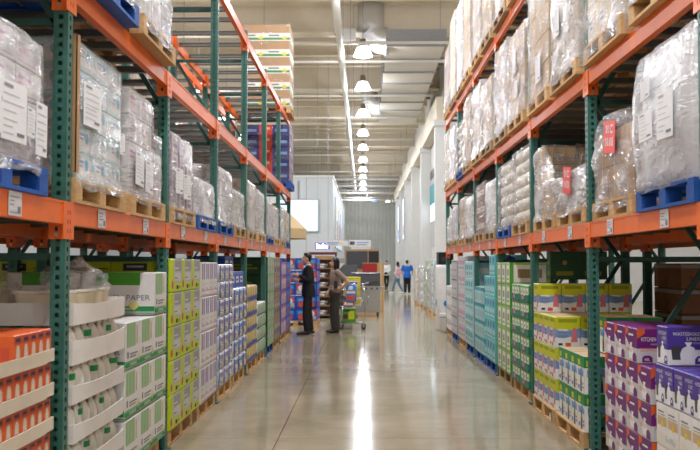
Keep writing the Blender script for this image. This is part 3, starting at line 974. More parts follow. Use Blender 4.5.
# rear racks: loads seen through the gaps
rr = random.Random(3)
for side in (-1, 1):
    for bay in range(0, 7):
        for half in (0, 1):
            for lv in (L1, L2):
                if lv == L2 and (bay + half) % 2: continue
                k = rr.choice(('kraft', 'light', 'cream', 'kraft', 'white'))
                where = '%s, rear %s rack, %s bay, %s' % (LV[lv], SIDE[side], ORD[bay], HALF[half])
                load(side, slot_y(bay, half), lv, rr.choice((W_, G_)), k, rr.uniform(.55, .85) if lv == L1 else rr.uniform(.8, 1.2), where, out=-.02, film=rr.choice(('film', 'film_clear')), nx=2, rows=2, nd=1, parts=False, rack_x=BACK[side], group='wrapped loads on the rear racks')
# ================================================================== GOODS AT FLOOR LEVEL
def ground_pallet(side, y0, mat, what, parts=True, out=.0, length=PALW):
    p = pallet(at_rack(side, y0, y0 + length, 0.001, PALD, out), ROT[side], mat, 'on the floor under the ' + what, parts, 'pallets on the floor')
    p.scale = (length / PALW, 1, 1)

def stack(side, me, name, cat, w, d, h, y0, ncol, nrow, base, desc, group, out=0.02, keep=None, depth=1, jit=.003, jrot=.002, gap=.004):
    """boxes in front of a rack bay; column 0 is at the near end, depth row 0 faces the aisle"""
    rnd = random.Random(len(desc) * 31 + ncol)
    for r in range(nrow):
        for c in range(ncol):
            for q in range(depth):
                if keep and not keep(r, c, q):
                    continue
                xf = FRONT[side] - side * out
                x = xf + side * (d / 2 + q * (d + gap) + rnd.uniform(0, jit))
                y = y0 + (c + .5) * w + rnd.uniform(-jit, jit) * .3
                lab = '%s, %s layer, %s from near end' % (desc, LAY[r], ORD[c])
                if q: lab += ', %s row back' % ORD[q]
                single(name, me, lab, cat, (x, y, base + r * h + .001), ROT[side] + rnd.uniform(-jrot, jrot), group)

def tray_mesh(w, d, lip, mat, th=.006, curve=.0):
    mb = MB()
    mb.box(-w / 2, w / 2, -d / 2, d / 2, 0, th, mat)
    # front wall bows up a little at the ends like soft board
    n = 10
    for s, yy in ((-1, -d / 2), (1, d / 2)):
        top, bot = [], []
        for i in range(n + 1):
            f = i / n
            x = -w / 2 + w * f
            z = lip - curve * math.sin(math.pi * f)
            top.append((x, yy + s * .004 * math.sin(math.pi * f), z)); bot.append((x, yy, 0))
        for i in range(n):
            a, b = (bot[i], bot[i + 1]); c, e = top[i + 1], top[i]
            q = [a, b, c, e]
            mb.face(q if s < 0 else q[::-1], mat)
            q2 = [(p[0], p[1] - s * th, p[2]) for p in q]
            mb.face(q2[::-1] if s < 0 else q2, mat)
            mb.face([e, c, (c[0], c[1] - s * th, c[2]), (e[0], e[1] - s * th, e[2])], mat)
    mb.box(-w / 2, -w / 2 + th, -d / 2, d / 2, th, lip, mat)
    mb.box(w / 2 - th, w / 2, -d / 2, d / 2, th, lip, mat)
    return mb.mesh('tray')

# ---- left, first bay: orange cartons in cream trays
TW = 1.14
ty0 = 3.52
tr = tray_mesh(TW, 1.0, .07, 'cream_tray', curve=.004)
oc = pbox('orange_carton', .096, .165, .165, 'orange', [('r', 'F', .06, .74, .94, .97, 'orange_dark'), ('r', 'F', .2, .8, .8, .9, 'navy'), ('p', 'F', [(.3, .1), (.7, .1), (.78, .3), (.72, .6), (.62, .7), (.38, .7), (.28, .6), (.22, .3)], 'can'), ('r', 'F', .34, .28, .66, .34, 'orange_dark'),
                                                    ('r', 'LR', .1, .78, .55, .92, 'navy'), ('r', 'LR', .12, .3, .88, .66, 'salmon'), ('r', 'LR', .12, .08, .88, .2, 'orange_dark')])
NL = 6
for i in range(NL):
    z = .142 + .175 * i
    single('cardboard_tray', tr, 'cream cardboard tray of orange cartons, %s layer from the floor' % LAY[i], 'tray', at_rack(-1, ty0, ty0 + TW, z, 1.0, .02), ROT[-1], 'cream trays of orange cartons')
    top = i == NL - 1
    for c in range(11):
        if top and c < 6: continue
        for q in range(3 if top else 1):
            lab = 'orange carton with can picture, %s tray, %s from near end' % (LAY[i], ORD[c])
            if q: lab += ', %s row back' % ORD[q]
            single('orange_carton', oc, lab, 'carton', (FRONT[-1] + .008 - .085 - q * .175, ty0 + .02 + c * .1 + .055, z + .008), ROT[-1] + random.uniform(-.006, .006), 'orange cartons in trays')
ground_pallet(-1, ty0, W_, 'orange cartons, left aisle side')

# ---- left, second bay: white trays of pouches
ty = 4.97
TW = 1.04
bases = [.142, .32, .53, .744, .96, 1.18]
lips = [.09, .11, .105, .105, .14, .125]
def pouch_mesh(seed, h):
    mb = MB()
    rings = []
    for a, (f, rx, ry) in enumerate(((0, .052, .036), (.15, .06, .042), (.6, .058, .04), (.82, .052, .024), (.92, .03, .012), (1.0, .046, .012))):
        ring = []
        for k in range(12):
            t = 2 * math.pi * k / 12
            s_ = 1 + .12 * noisy((math.cos(t), math.sin(t), f * 3), 2.5, seed)
            ring.append((rx * math.cos(t) * s_, ry * math.sin(t) * s_, f * h))
        rings.append(ring)
    mb.rings(rings, 'ivory', True)
    # green printed foot
    rg = [[(.056 * math.cos(2 * math.pi * k / 12) * 1.02, .043 * math.sin(2 * math.pi * k / 12) * 1.02, z) for k in range(7, 12)] for z in (h * .62, h * .8)]
    if seed == 1:
      mb.face([rg[0][0], rg[0][1], rg[1][1], rg[1][0]], 'green'); mb.face([rg[0][1], rg[0][2], rg[1][2], rg[1][1]], 'green'); mb.face([rg[0][2], rg[0][3], rg[1][3], rg[1][2]], 'green')
    return mb
POUCH = {}
for i in range(6):
    single('cardboard_tray', tray_mesh(TW, 1.0, lips[i], 'grey_tray', curve=.018), 'white cardboard tray of cream pouches, %s layer from the floor' % LAY[i], 'tray', at_rack(-1, ty, ty + TW, bases[i], 1.0, .02), ROT[-1] + (random.uniform(-.012, .012)), 'white trays of cream pouches')
    if i < 5:
        hgt = bases[i + 1] - bases[i] - .012
        for c in range(7):
            v = (i + c) % 3
            key = (v, round(hgt, 2))
            if key not in POUCH: POUCH[key] = pouch_mesh(v + 1, hgt - .004 * v).mesh('pouch')
            o = single('pouch', POUCH[key], 'cream pouch with crimped top in white tray, %s layer, %s from near end' % (LAY[i], ORD[c]), 'pouch', (FRONT[-1] - .045, ty + .09 + c * .143, bases[i] + .008), ROT[-1] + random.uniform(-.3, .3), 'cream pouches in white trays')
for i, (yy, xx, w_, lab) in enumerate(((5.14, -.2, .26, 'nearest the green post'), (5.5, -.2, .36, 'in the middle of the tray'), (5.82, -.2, .22, 'at the far end of the tray'), (5.2, -.62, .3, 'deep in the tray behind the post'))):
    t = thing('plastic_tub', 'cream plastic tub on the top white tray, ' + lab, 'tub', (FRONT[-1] + xx, yy, 1.19), ROT[-1], 'cream tubs on the top tray')
    mb = MB(); rings = []
    for z, k in ((0, .84), (.02, .88), (.15, 1.0), (.165, 1.02)):
        rings.append([(math.copysign(abs(math.cos(q)) ** .4, math.cos(q)) * w_ / 2 * k, math.copysign(abs(math.sin(q)) ** .4, math.sin(q)) * .15 * k, z) for q in [2 * math.pi * j / 20 for j in range(20)]])
    mb.rings(rings, 'cream', True)
    add('tub_body', mb, t)
    add('tub_rim', MB().rings([[(p[0] * 1.04, p[1] * 1.05, .165) for p in rings[-1]], [(p[0] * 1.04, p[1] * 1.05, .178) for p in rings[-1]]], 'ivory', False), t)
for i, (yy, xx, a, b, c, lab) in enumerate(((5.6, -.19, .2, .17, .17, 'at the aisle side'), (5.15, -.62, .22, .2, .13, 'behind the green post'), (5.2, -.14, .1, .09, .09, 'beside the green post'))):
    single('plastic_bag', crumple(a, b, c, i + 3, 'film' if i == 0 else 'film_clear', 28, 16, .35), 'crumpled clear plastic bag lying on the cream tubs ' + lab, 'bag', (FRONT[-1] + xx, yy, 1.37), 0, 'clear bags on the tubs')
ground_pallet(-1, 4.985, W_, 'white trays, left aisle side')

# ---- left, second bay far half: white and green paper boxes
pp = [('r', 'F', .1, .47, .66, .98, 'green_pale'), ('r', 'F', .12, .5, .17, .94, 'green_mid'), ('r', 'F', .34, .5, .37, .94, 'green_mid'), ('r', 'F', .54, .5, .57, .94, 'green_mid'), ('r', 'F', .72, .5, .8, .9, 'tan'),
      ('r', 'F', .3, .3, .8, .335, 'ink_grey'), ('r', 'F', .3, .24, .7, .27, 'ink_grey'), ('r', 'F', .14, .24, .2, .38, 'navy'), ('r', 'F', 0, .16, 1, .18, 'green'), ('r', 'F', 0, .05, 1, .15, 'green'), ('r', 'F', .3, .07, .74, .13, 'green_pale'), ('r', 'F', 0, .02, 1, .035, 'green'),
      ('p', 'F', [(.88, .1), (.95, .22), (.88, .34), (.81, .22)], 'straw'),
      ('r', 'LR', .2, .7, .8, 1.0, 'leaf'), ('t', 'LR', 'KITCHEN PAPER', .08, .34, .94, .47, 'ink_grey'), ('r', 'LR', 0, .08, 1, .2, 'green'), ('r', 'LR', 0, .03, 1, .05, 'green'), ('r', 'LR', .3, .11, .7, .17, 'green_pale'), ('p', 'LR', [(.72, .1), (.8, .22), (.72, .35), (.64, .22)], 'straw')]
pb = pbox('paper_box', .415, .56, .322, 'carton_white', pp, top='carton_white')
stack(-1, pb, 'paper_box', 'box', .42, .56, .33, 6.04, 3, 4, .142, 'white and green kitchen paper box', 'kitchen paper boxes', keep=lambda r, c, q: r < 3 or c == 2)
single('paper_box', pb, 'white and green kitchen paper box set behind the top one', 'box', (FRONT[-1] + .02 - .28 - .57, 6.04 + 2.5 * .42, .142 + 3 * .33 + .001), ROT[-1], 'kitchen paper boxes')
for c in range(2):
    single('paper_box', pb, 'white and green kitchen paper box in third layer back row, %s from near end' % ORD[c], 'box', (FRONT[-1] + .02 - .28 - .57, 6.04 + (c + .5) * .42, .142 + 2 * .33 + .001), ROT[-1], 'kitchen paper boxes')
ground_pallet(-1, 6.1, W_, 'kitchen paper boxes')

# ---- left, third bay: lime boxes and lilac boxes
lp = [('r', 'F', .28, .28, 1.0, 1.0, 'silver'), ('r', 'F', .36, .62, .96, .94, 'grey'), ('r', 'F', .34, .34, .94, .58, 'grey_light'), ('r', 'F', .34, .4, .6, .44, 'ink_grey'), ('r', 'F', .34, .7, .7, .73, 'white'), ('c', 'F', .13, .22, .035, 'crimson'), ('r', 'F', .5, .08, .66, .2, 'ink'), ('r', 'F', .72, .1, .86, .18, 'green_mid'),
      ('c', 'LR', .78, .3, .075, 'crimson'), ('c', 'LR', .78, .3, .05, 'pink'), ('r', 'LR', .72, .7, .96, .73, 'olive'), ('r', 'LR', .72, .62, .9, .645, 'olive'), ('r', 'LR', .2, .64, .6, .86, 'ink'), ('r', 'LR', .26, .74, .54, .8, 'silver')]
lb = pbox('lime_box', .44, .5, .281, 'lime', lp)
stack(-1, lb, 'lime_box', 'box', .445, .5, .285, 7.47, 3, 5, .142, 'bright lime green box with silver picture', 'lime green boxes', depth=3, keep=lambda r, c, q: q == 0 or (r == 4 and c == 0))
ground_pallet(-1, 7.5, W_, 'lime green boxes')
vp = [('r', 'F', .16, .5, .44, .96, 'lilac'), ('r', 'F', .56, .5, .84, .96, 'lilac'), ('r', 'F', .2, .34, .8, .4, 'grey_light'), ('r', 'F', .12, .16, .9, .2, 'mauve'), ('r', 'F', .2, .22, .6, .25, 'mauve'), ('r', 'F', .0, .04, 1, .06, 'mauve'), ('r', 'LR', .2, .5, .8, .9, 'lilac'), ('r', 'LR', .1, .16, .9, .22, 'mauve')]
vb = pbox('lilac_box', .236, .5, .344, 'carton_white', vp)
stack(-1, vb, 'lilac_box', 'box', .24, .5, .35, 8.88, 4, 4, .142, 'white box with two lilac panels', 'white and lilac boxes')
ground_pallet(-1, 8.8, W_, 'white and lilac boxes')

# ---- left, fourth bay: blue and white packs
def pack_mesh(w, d, h, base, prints, key):
    """soft plastic-wrapped multipack: rounded bulging sides with print bands"""
    mb = MB()
    rings = []
    for f, k in ((0, .93), (.06, .985), (.5, 1.0), (.94, .985), (1, .93)):
        ring = []
        for i in range(20):
            t = 2 * math.pi * i / 20
            c, s_ = math.cos(t), math.sin(t)
            ring.append((math.copysign(abs(c) ** .2, c) * w / 2 * k, math.copysign(abs(s_) ** .2, s_) * d / 2 * k, f * h))
        rings.append(ring)
    mb.rings(rings, base, True)
    prints_on(mb, w * 1.0, d * 1.0, h, prints)
    return mb.mesh(key)
bp1 = pack_mesh(.35, .45, .192, 'plastic_white', [('r', 'LR', .06, .08, .94, .92, 'plastic_blue'), ('r', 'F', .03, .06, .26, .94, 'plastic_blue'), ('r', 'F', .32, .62, .9, .82, 'lilac'), ('r', 'F', .32, .2, .86, .42, 'cream'), ('r', 'F', .6, .44, .92, .58, 'silver'), ('r', 'F', .34, .26, .66, .32, 'blue')], 'blue_pack')
stack(-1, bp1, 'tissue_pack', 'pack', .36, .45, .197, 10.0, 3, 7, .142, 'white plastic pack with blue end stripe', 'blue striped white packs', jrot=.02)
bp2 = pack_mesh(.385, .45, .21, 'plastic_white', [('r', 'LR', .05, .05, .95, .95, 'plastic_blue'), ('r', 'F', .03, .06, .3, .94, 'blue'), ('r', 'F', .36, .62, .92, .84, 'sky'), ('r', 'F', .36, .18, .9, .46, 'cream'), ('r', 'F', .36, .26, .7, .32, 'lilac')], 'deep_blue_pack')
stack(-1, bp2, 'tissue_pack', 'pack', .4, .45, .215, 11.16, 3, 5, .142, 'white pack with deep blue side', 'white packs with deep blue sides', jrot=.02)
bbx = pbox('blue_box', .38, .4, .2, 'blue', [('r', 'FLR', .1, .3, .7, .7, 'white'), ('r', 'FLR', .16, .42, .6, .56, 'blue_deep'), ('r', 'FLR', .0, .86, 1, .9, 'sky')], top='kraft_light')
for c in range(3):
    for r in range(2):
        if r == 1 and c == 0: continue
        single('blue_box', bbx, 'deep blue box on top of the white packs, %s layer, %s from near end' % (('lower', 'upper')[r], ORD[c]), 'box', (FRONT[-1] - .22 - .14 * r, 11.36 + c * .39, .142 + 5 * .215 + .004 + r * .203), ROT[-1], 'deep blue boxes on the packs')
ground_pallet(-1, 10.02, W_, 'blue striped white packs'); ground_pallet(-1, 11.22, W_, 'packs with deep blue sides')

# ---- left, fifth bay: blue and yellow packs, white and green packs
yp = pack_mesh(.255, .45, .21, 'tan', [('r', 'F', .0, .02, 1, .26, 'blue'), ('r', 'F', .2, .34, .5, .9, 'yellow'), ('r', 'F', .6, .34, .9, .9, 'cream'), ('r', 'LR', .05, .05, .95, .95, 'blue'), ('r', 'LR', .4, .3, .7, .9, 'yellow')], 'yellow_pack')
stack(-1, yp, 'snack_pack', 'pack', .262, .45, .215, 12.54, 4, 5, .142, 'tan and yellow pack with blue base', 'tan packs with blue base')
gp = pack_mesh(.275, .45, .19, 'carton_white', [('r', 'F', .0, .02, 1, .16, 'green'), ('r', 'F', .1, .3, .42, .86, 'green_pale'), ('r', 'F', .56, .3, .9, .8, 'green_pale'), ('r', 'F', .46, .84, 1, .95, 'green'), ('r', 'LR', .1, .1, .9, .9, 'green_pale')], 'green_white_pack')
stack(-1, gp, 'soap_pack', 'pack', .285, .45, .195, 13.66, 4, 4, .142, 'white pack with green band', 'white packs with green bands')
ground_pallet(-1, 12.56, W_, 'tan and yellow packs', False); ground_pallet(-1, 13.72, W_, 'white packs with green bands', False)
# ---- left, sixth bay
gb = pbox('green_box', .35, .85, .294, 'green_dark', [('r', 'F', .0, 0, .16, 1, 'green'), ('r', 'F', .16, .0, 1, 1, 'green_pale'), ('r', 'F', .24, .2, .9, .8, 'silver'), ('r', 'F', .3, .3, .6, .5, 'green_mid'), ('r', 'LR', .2, .3, .8, .42, 'olive'), ('r', 'LR', .3, .5, .7, .6, 'olive')])  # dark sides: the shade on the near face is put into the colour
stack(-1, gb, 'green_box', 'box', .355, .85, .3, 15.06, 3, 5, .142, 'dark green box with pale front', 'green boxes with pale fronts')
tb = pbox('tan_carton', .35, .6, .37, 'tan_dark', [('r', 'F', .2, .1, .9, .9, 'silver_dark'), ('r', 'F', .3, .3, .8, .5, 'charcoal'), ('r', 'F', .3, .6, .7, .75, 'grey_light')])
stack(-1, tb, 'tan_carton', 'carton', .36, .6, .375, 16.22, 3, 4, .142, 'tan carton with grey picture', 'tan cartons with grey pictures')
ground_pallet(-1, 15.08, B_, 'green boxes with pale fronts', False); ground_pallet(-1, 16.26, W_, 'tan cartons with grey pictures', False)
# ---- left, seventh bay
rb = pbox('drink_pack', .26, .45, .28, 'blue', [('r', 'F', .1, .5, .9, .9, 'blue_bright'), ('c', 'F', .5, .3, .07, 'salmon'), ('r', 'F', .25, .6, .75, .8, 'sky'), ('r', 'LR', .1, .5, .9, .9, 'blue_bright'), ('c', 'LR', .5, .35, .08, 'salmon')])
rb2 = pbox('drink_pack_red', .26, .45, .28, 'violet_pale', [('r', 'F', .1, .5, .9, .92, 'salmon'), ('r', 'F', .1, .1, .9, .4, 'silver'), ('c', 'F', .5, .6, .07, 'white'), ('r', 'LR', .1, .5, .9, .9, 'salmon')])
stack(-1, rb2, 'drink_pack', 'pack', .265, .45, .285, 17.6, 4, 5, .142, 'red and violet drink pack', 'red and violet drink packs')
stack(-1, rb, 'drink_pack', 'pack', .265, .45, .285, 18.74, 4, 5, .142, 'blue drink pack at the rack end', 'blue drink packs in the rack')
ground_pallet(-1, 17.6, W_, 'red and violet drink packs', False); ground_pallet(-1, 18.76, W_, 'blue drink packs in the rack', False)

# ---- right, second bay: liner boxes, tan cartons, purple boxes
vl = [('r', 'FLR', 0, 0, 1, .4, 'white'), ('t', 'FLR', 'WASTEBASKET', .14, .77, .9, .86, 'white'), ('t', 'FLR', 'LINERS', .5, .64, .9, .73, 'white'), ('r', 'FLR', .34, .92, .64, .95, 'maroon'), ('r', 'FLR', .66, .55, .86, .6, 'lilac'),
      ('p', 'FLR', [(.08, .5), (.36, .5), (.33, .14), (.12, .14)], 'charcoal'), ('p', 'FLR', [(.34, .03), (.72, .03), (.76, .3), (.68, .46), (.58, .5), (.64, .6), (.44, .6), (.5, .5), (.38, .44), (.32, .3)], 'bag_white'),
      ('p', 'FLR', [(.7, .02), (.98, .02), (.98, .16), (.9, .24), (.78, .24), (.7, .16)], 'violet'), ('r', 'FLR', .78, .1, .9, .18, 'white'), ('r', 'T', .35, .4, .65, .5, 'maroon')]
vbx = pbox('liner_box', .162, .25, .232, 'violet', vl)
stack(1, vbx, 'liner_box', 'box', .167, .25, .236, 4.95, 5, 1, .664, 'violet wastebasket liner box below', 'wastebasket liner boxes', out=-.01, depth=2)
lwide = pbox('liner_box_turned', .235, .2, .232, 'violet', vl)
for i, (x, y, wh) in enumerate(((.135, 5.66, 'on top, beside the kitchen bag box'), (.49, 5.66, 'on top, second from the aisle'), (.44, 5.25, 'on top, near the frame edge'))):
    single('liner_box', lwide, 'violet wastebasket liner box facing out ' + wh, 'box', (FRONT[1] + x, y, .664 + .24), random.uniform(-.03, .03), 'wastebasket liner boxes')
tp = [('r', 'F', .03, .1, .49, .96, 'white'), ('r', 'F', .51, .1, .97, .96, 'white'), ('r', 'F', .05, .46, .47, .68, 'tan'), ('r', 'F', .53, .46, .95, .68, 'tan'), ('r', 'F', .08, .78, .34, .82, 'ink_grey'), ('r', 'F', .56, .78, .82, .82, 'ink_grey'), ('c', 'F', .26, .5, .02, 'yellow'), ('c', 'F', .74, .5, .02, 'yellow'),
      ('r', 'F', .08, .72, .4, .74, 'grey'), ('r', 'F', .56, .72, .9, .74, 'grey'), ('r', 'F', .0, .0, 1, .3, 'ivory'), ('t', 'F', 'Softly', .42, .08, .84, .26, 'sky'), ('r', 'LR', .1, .4, .9, .7, 'tan')]
tb2 = pbox('napkin_carton', .405, .5, .255, 'carton_white', tp)
stack(1, tb2, 'napkin_carton', 'carton', .415, .5, .26, 4.95, 2, 2, .142, 'white display carton with tan band', 'white cartons with tan bands', out=-.01)
ground_pallet(1, 4.985, W_, 'wastebasket liner boxes', True, -.02, .84)
kp = [('r', 'FLR', 0, 0, 1, .42, 'grey_light'), ('p', 'F', [(0, .42), (0, .72), (.3, .5), (.7, .42)], 'grey_light'), ('p', 'FLR', [(0, .7), (.26, .86), (.26, 1), (0, 1)], 'orange'), ('t', 'LR', 'KITCHEN', .14, .63, .62, .75, 'white'), ('r', 'LR', .44, .52, .66, .57, 'lilac'), ('r', 'LR', .7, .8, .92, .92, 'white'), ('t', 'LR', 'ODOR-PROOF', .1, .33, .72, .45, 'orange'), ('p', 'LR', [(.16, .02), (.5, .02), (.5, .16), (.42, .22), (.24, .22), (.16, .16)], 'purple'), ('t', 'LR', '49L', .23, .06, .42, .15, 'white'),
      ('p', 'LR', [(.78, .06), (.94, .06), (.94, .42), (.78, .42)], 'silver'),
      ('r', 'F', .3, .76, .7, .82, 'white'), ('p', 'F', [(.34, .08), (.66, .08), (.7, .3), (.56, .46), (.62, .56), (.42, .56), (.46, .46), (.3, .3)], 'bag_white'), ('t', 'F', 'ODOR-PROOF', .12, .28, .62, .38, 'orange'), ('p', 'F', [(.64, .02), (.94, .02), (.94, .2), (.84, .28), (.72, .28), (.64, .2)], 'purple')]
kb = pbox('kitchen_bag_box', .271, .205, .232, 'purple', kp)
stack(1, kb, 'kitchen_bag_box', 'box', .275, .207, .236, 5.88, 4, 4, .142, 'purple and white kitchen bag box', 'kitchen bag boxes', out=-.01, depth=3, keep=lambda r, c, q: (r < 3 and (q == 0 or (q == 1 and r == 2))) or (r == 3 and c >= 1 and q < 2))
ground_pallet(1, 5.88, W_, 'kitchen bag boxes', True, -.02)

# ---- right, third bay: green spray boxes and yellow boxes
gs = [('r', 'FLR', .0, 0, 1, .7, 'white'), ('r', 'FLR', .0, .7, 1, 1, 'green'), ('r', 'FLR', .08, .74, .42, .9, 'yellow_green'), ('p', 'FLR', [(.1, .46), (.9, .46), (.9, .6), (.6, .72), (.4, .62), (.1, .66)], 'sky'), ('p', 'FLR', [(.42, .04), (.66, .04), (.64, .4), (.58, .56), (.48, .56), (.44, .4)], 'charcoal'), ('r', 'FLR', .46, .34, .62, .5, 'leaf'), ('r', 'FLR', .72, .14, .94, .2, 'grey'), ('r', 'FLR', .72, .24, .9, .3, 'orange'), ('r', 'F', .1, .1, .34, .2, 'blue_sky')]
gbx = pbox('spray_box', .232, .235, .305, 'green', gs, top='kraft_light')
stack(1, gbx, 'spray_box', 'box', .236, .238, .309, 7.475, 4, 2, .142, 'green and white spray bottle box', 'green spray bottle boxes', out=.03)
for c in range(2):
    for q in (1, 2):
        single('spray_box', gbx, 'green and white spray bottle box on top, %s row back, %s from near end' % (ORD[q], ORD[c]), 'box', (FRONT[1] - .03 + .12 + q * .24, 7.475 + (c + .5) * .236 + .2, .142 + 2 * .309 + .002), 0, 'green spray bottle boxes')
ygs = [('r', 'FLR', 0, 0, 1, .56, 'white'), ('p', 'FLR', [(0, .34), (.3, .3), (.62, .36), (1, .3), (1, .64), (.7, .58), (.4, .54), (0, .6)], 'sky'), ('p', 'FLR', [(.62, .18), (.9, .18), (.86, .4), (.84, .62), (.74, .66), (.68, .6)], 'coral'), ('r', 'FLR', .1, .36, .5, .4, 'ink_grey'), ('r', 'FLR', .1, .46, .46, .5, 'ink_grey'), ('r', 'FLR', .1, .56, .5, .6, 'white'), ('r', 'FLR', .12, .82, .86, .93, 'lime_dark'), ('r', 'FLR', .4, .04, .62, .16, 'orange'), ('r', 'FLR', .12, .08, .28, .15, 'navy')]
ybx = pbox('yellow_box', .262, .235, .29, 'yellow_green', ygs, top='kraft_light')
stack(1, ybx, 'yellow_box', 'box', .266, .238, .294, 8.58, 4, 4, .142, 'yellow topped cleaner box, pink bottle', 'yellow cleaner boxes', out=.03, depth=5, keep=lambda r, c, q: (r < 3 and q == 0) or (r == 2 and (q == 1 or (c == 3 and q < 4))) or (r == 3 and c == 3 and q < 4))
ground_pallet(1, 7.5, W_, 'green spray bottle boxes', True, .04); ground_pallet(1, 8.62, W_, 'yellow cleaner boxes', True, .04)
t = single('price_card', sheet_mesh(.05, .07, 5), 'small white card hanging on the pallet below the yellow boxes', 'card', (FRONT[1] - .055, 8.72, .03), ROT[1])

# ---- right, fourth bay: green boxes in teal trays, light green boxes
tt = tray_mesh(.56, .55, .085, 'teal', curve=.01)
gsb = pbox('soap_box', .176, .25, .18, 'green_pale', [('r', 'FLR', .0, .0, .12, 1, 'leaf'), ('r', 'FLR', .2, .3, .9, .9, 'ivory'), ('r', 'FLR', .36, .5, .7, .66, 'green_mid'), ('r', 'FLR', .34, .84, .9, .94, 'green')])
logo = MB().box(-.06, .06, -.002, 0, 0, .04, 'coral')
logo = logo.mesh('logo')
for i in range(6):
    for c in range(2):
        z = .142 + .19 * i
        tr_ = single('cardboard_tray', tt, 'teal tray of green soap boxes, %s layer, %s end' % (LAY[i], ('near', 'far')[c]), 'tray', at_rack(1, 10.02 + c * .58, 10.02 + c * .58 + .56, z, .55, .02), ROT[1], 'teal trays of green boxes')
        add('tray_logo', logo, tr_, (0, -.281, .03))
        for q in range(3):
            single('soap_box', gsb, 'green soap box in teal tray, %s layer, %s from near end' % (LAY[i], ORD[c * 3 + q]), 'box', (FRONT[1] - .02 + .135, 10.02 + c * .58 + .1 + q * .18, z + .007), ROT[1], 'green soap boxes in teal trays')
ground_pallet(1, 10.05, W_, 'teal trays')
lg = pbox('light_green_box', .35, .5, .275, 'moss', [('r', 'F', .0, 0, .22, 1, 'green_mid'), ('r', 'F', .3, .1, .98, .9, 'ivory'), ('r', 'F', .42, .4, .8, .7, 'silver_dark'), ('r', 'F', .4, .2, .8, .3, 'green_mid'), ('r', 'LR', .1, .1, .9, .9, 'ivory'), ('r', 'LR', .2, .3, .8, .7, 'tan_dark'), ('r', 'LR', .0, .0, .08, 1, 'leaf')])
stack(1, lg, 'light_green_box', 'box', .36, .5, .28, 11.26, 3, 5, .142, 'light green box with white picture', 'light green boxes')
ground_pallet(1, 11.28, G_, 'light green boxes')
# ---- right, fifth bay: aqua boxes
aq = pbox('aqua_box', .26, .45, .298, 'aqua', [('r', 'F', .1, .1, .9, .5, 'aqua_pale'), ('c', 'F', .5, .74, .05, 'violet'), ('r', 'F', .2, .2, .8, .28, 'aqua_deep'), ('r', 'LR', .1, .1, .9, .4, 'aqua_deep'), ('c', 'LR', .5, .7, .07, 'violet')])
stack(1, aq, 'aqua_box', 'box', .265, .45, .302, 12.54, 4, 5, .142, 'aqua box with violet emblem', 'aqua boxes with violet emblem', depth=1, keep=lambda r, c, q: r < 4 or c < 2)
aq2 = pbox('aqua_box_pale', .26, .45, .25, 'aqua_pale', [('r', 'F', .0, .8, 1, 1, 'aqua_deep'), ('r', 'F', .15, .15, .5, .6, 'silver'), ('r', 'F', .6, .2, .9, .6, 'aqua'), ('r', 'LR', .0, .7, 1, 1, 'aqua_deep')])
stack(1, aq2, 'aqua_box', 'box', .275, .45, .255, 13.7, 4, 4, .142, 'pale aqua box with dark top band', 'pale aqua boxes')
ground_pallet(1, 12.55, B_, 'aqua boxes with violet emblem', False); ground_pallet(1, 13.72, B_, 'pale aqua boxes', False)
# ---- right, sixth bay
ab = pbox('pale_blue_box', .27, .45, .28, 'aqua_pale', [('r', 'F', .2, .5, .8, .8, 'aqua_deep'), ('r', 'F', .3, .2, .7, .36, 'ink_grey'), ('r', 'LR', .2, .3, .8, .6, 'white')])
stack(1, ab, 'pale_blue_box', 'box', .275, .45, .285, 15.06, 4, 5, .142, 'pale blue box with dark label', 'pale blue boxes')
pk = pbox('pinkish_box', .27, .45, .3, 'grey_light', [('r', 'F', .15, .5, .85, .74, 'mauve'), ('r', 'F', .15, .25, .7, .34, 'ink_grey'), ('r', 'LR', .2, .4, .8, .7, 'mauve'), ('r', 'LR', .2, .2, .7, .28, 'ink_grey')])
stack(1, pk, 'pinkish_box', 'box', .275, .45, .305, 16.24, 4, 5, .142, 'greyish white box with mauve print', 'white boxes with mauve print')
ground_pallet(1, 15.08, B_, 'pale blue boxes', False); ground_pallet(1, 16.26, W_, 'white boxes with mauve print', False)
# ---- right, seventh bay
sg = pbox('silver_box', .34, .45, .36, 'silver', [('r', 'F', .1, .2, .9, .8, 'grey_light'), ('r', 'F', .2, .4, .6, .5, 'ink_grey'), ('r', 'F', .0, .9, 1, .96, 'charcoal')])
stack(1, sg, 'silver_box', 'box', .35, .45, .365, 17.6, 3, 4, .142, 'silver grey box with dark top line', 'silver grey boxes')
wg = pbox('white_drum_box', .34, .45, .3, 'carton_white', [('r', 'F', .1, .3, .9, .7, 'silver'), ('r', 'F', .2, .4, .6, .5, 'ink_grey')])
stack(1, wg, 'white_carton', 'carton', .35, .45, .305, 18.74, 3, 3, .142, 'white carton at the rack end', 'white cartons at the rack end')
ground_pallet(1, 17.62, B_, 'silver grey boxes', False); ground_pallet(1, 18.76, W_, 'white cartons at the rack end', False)

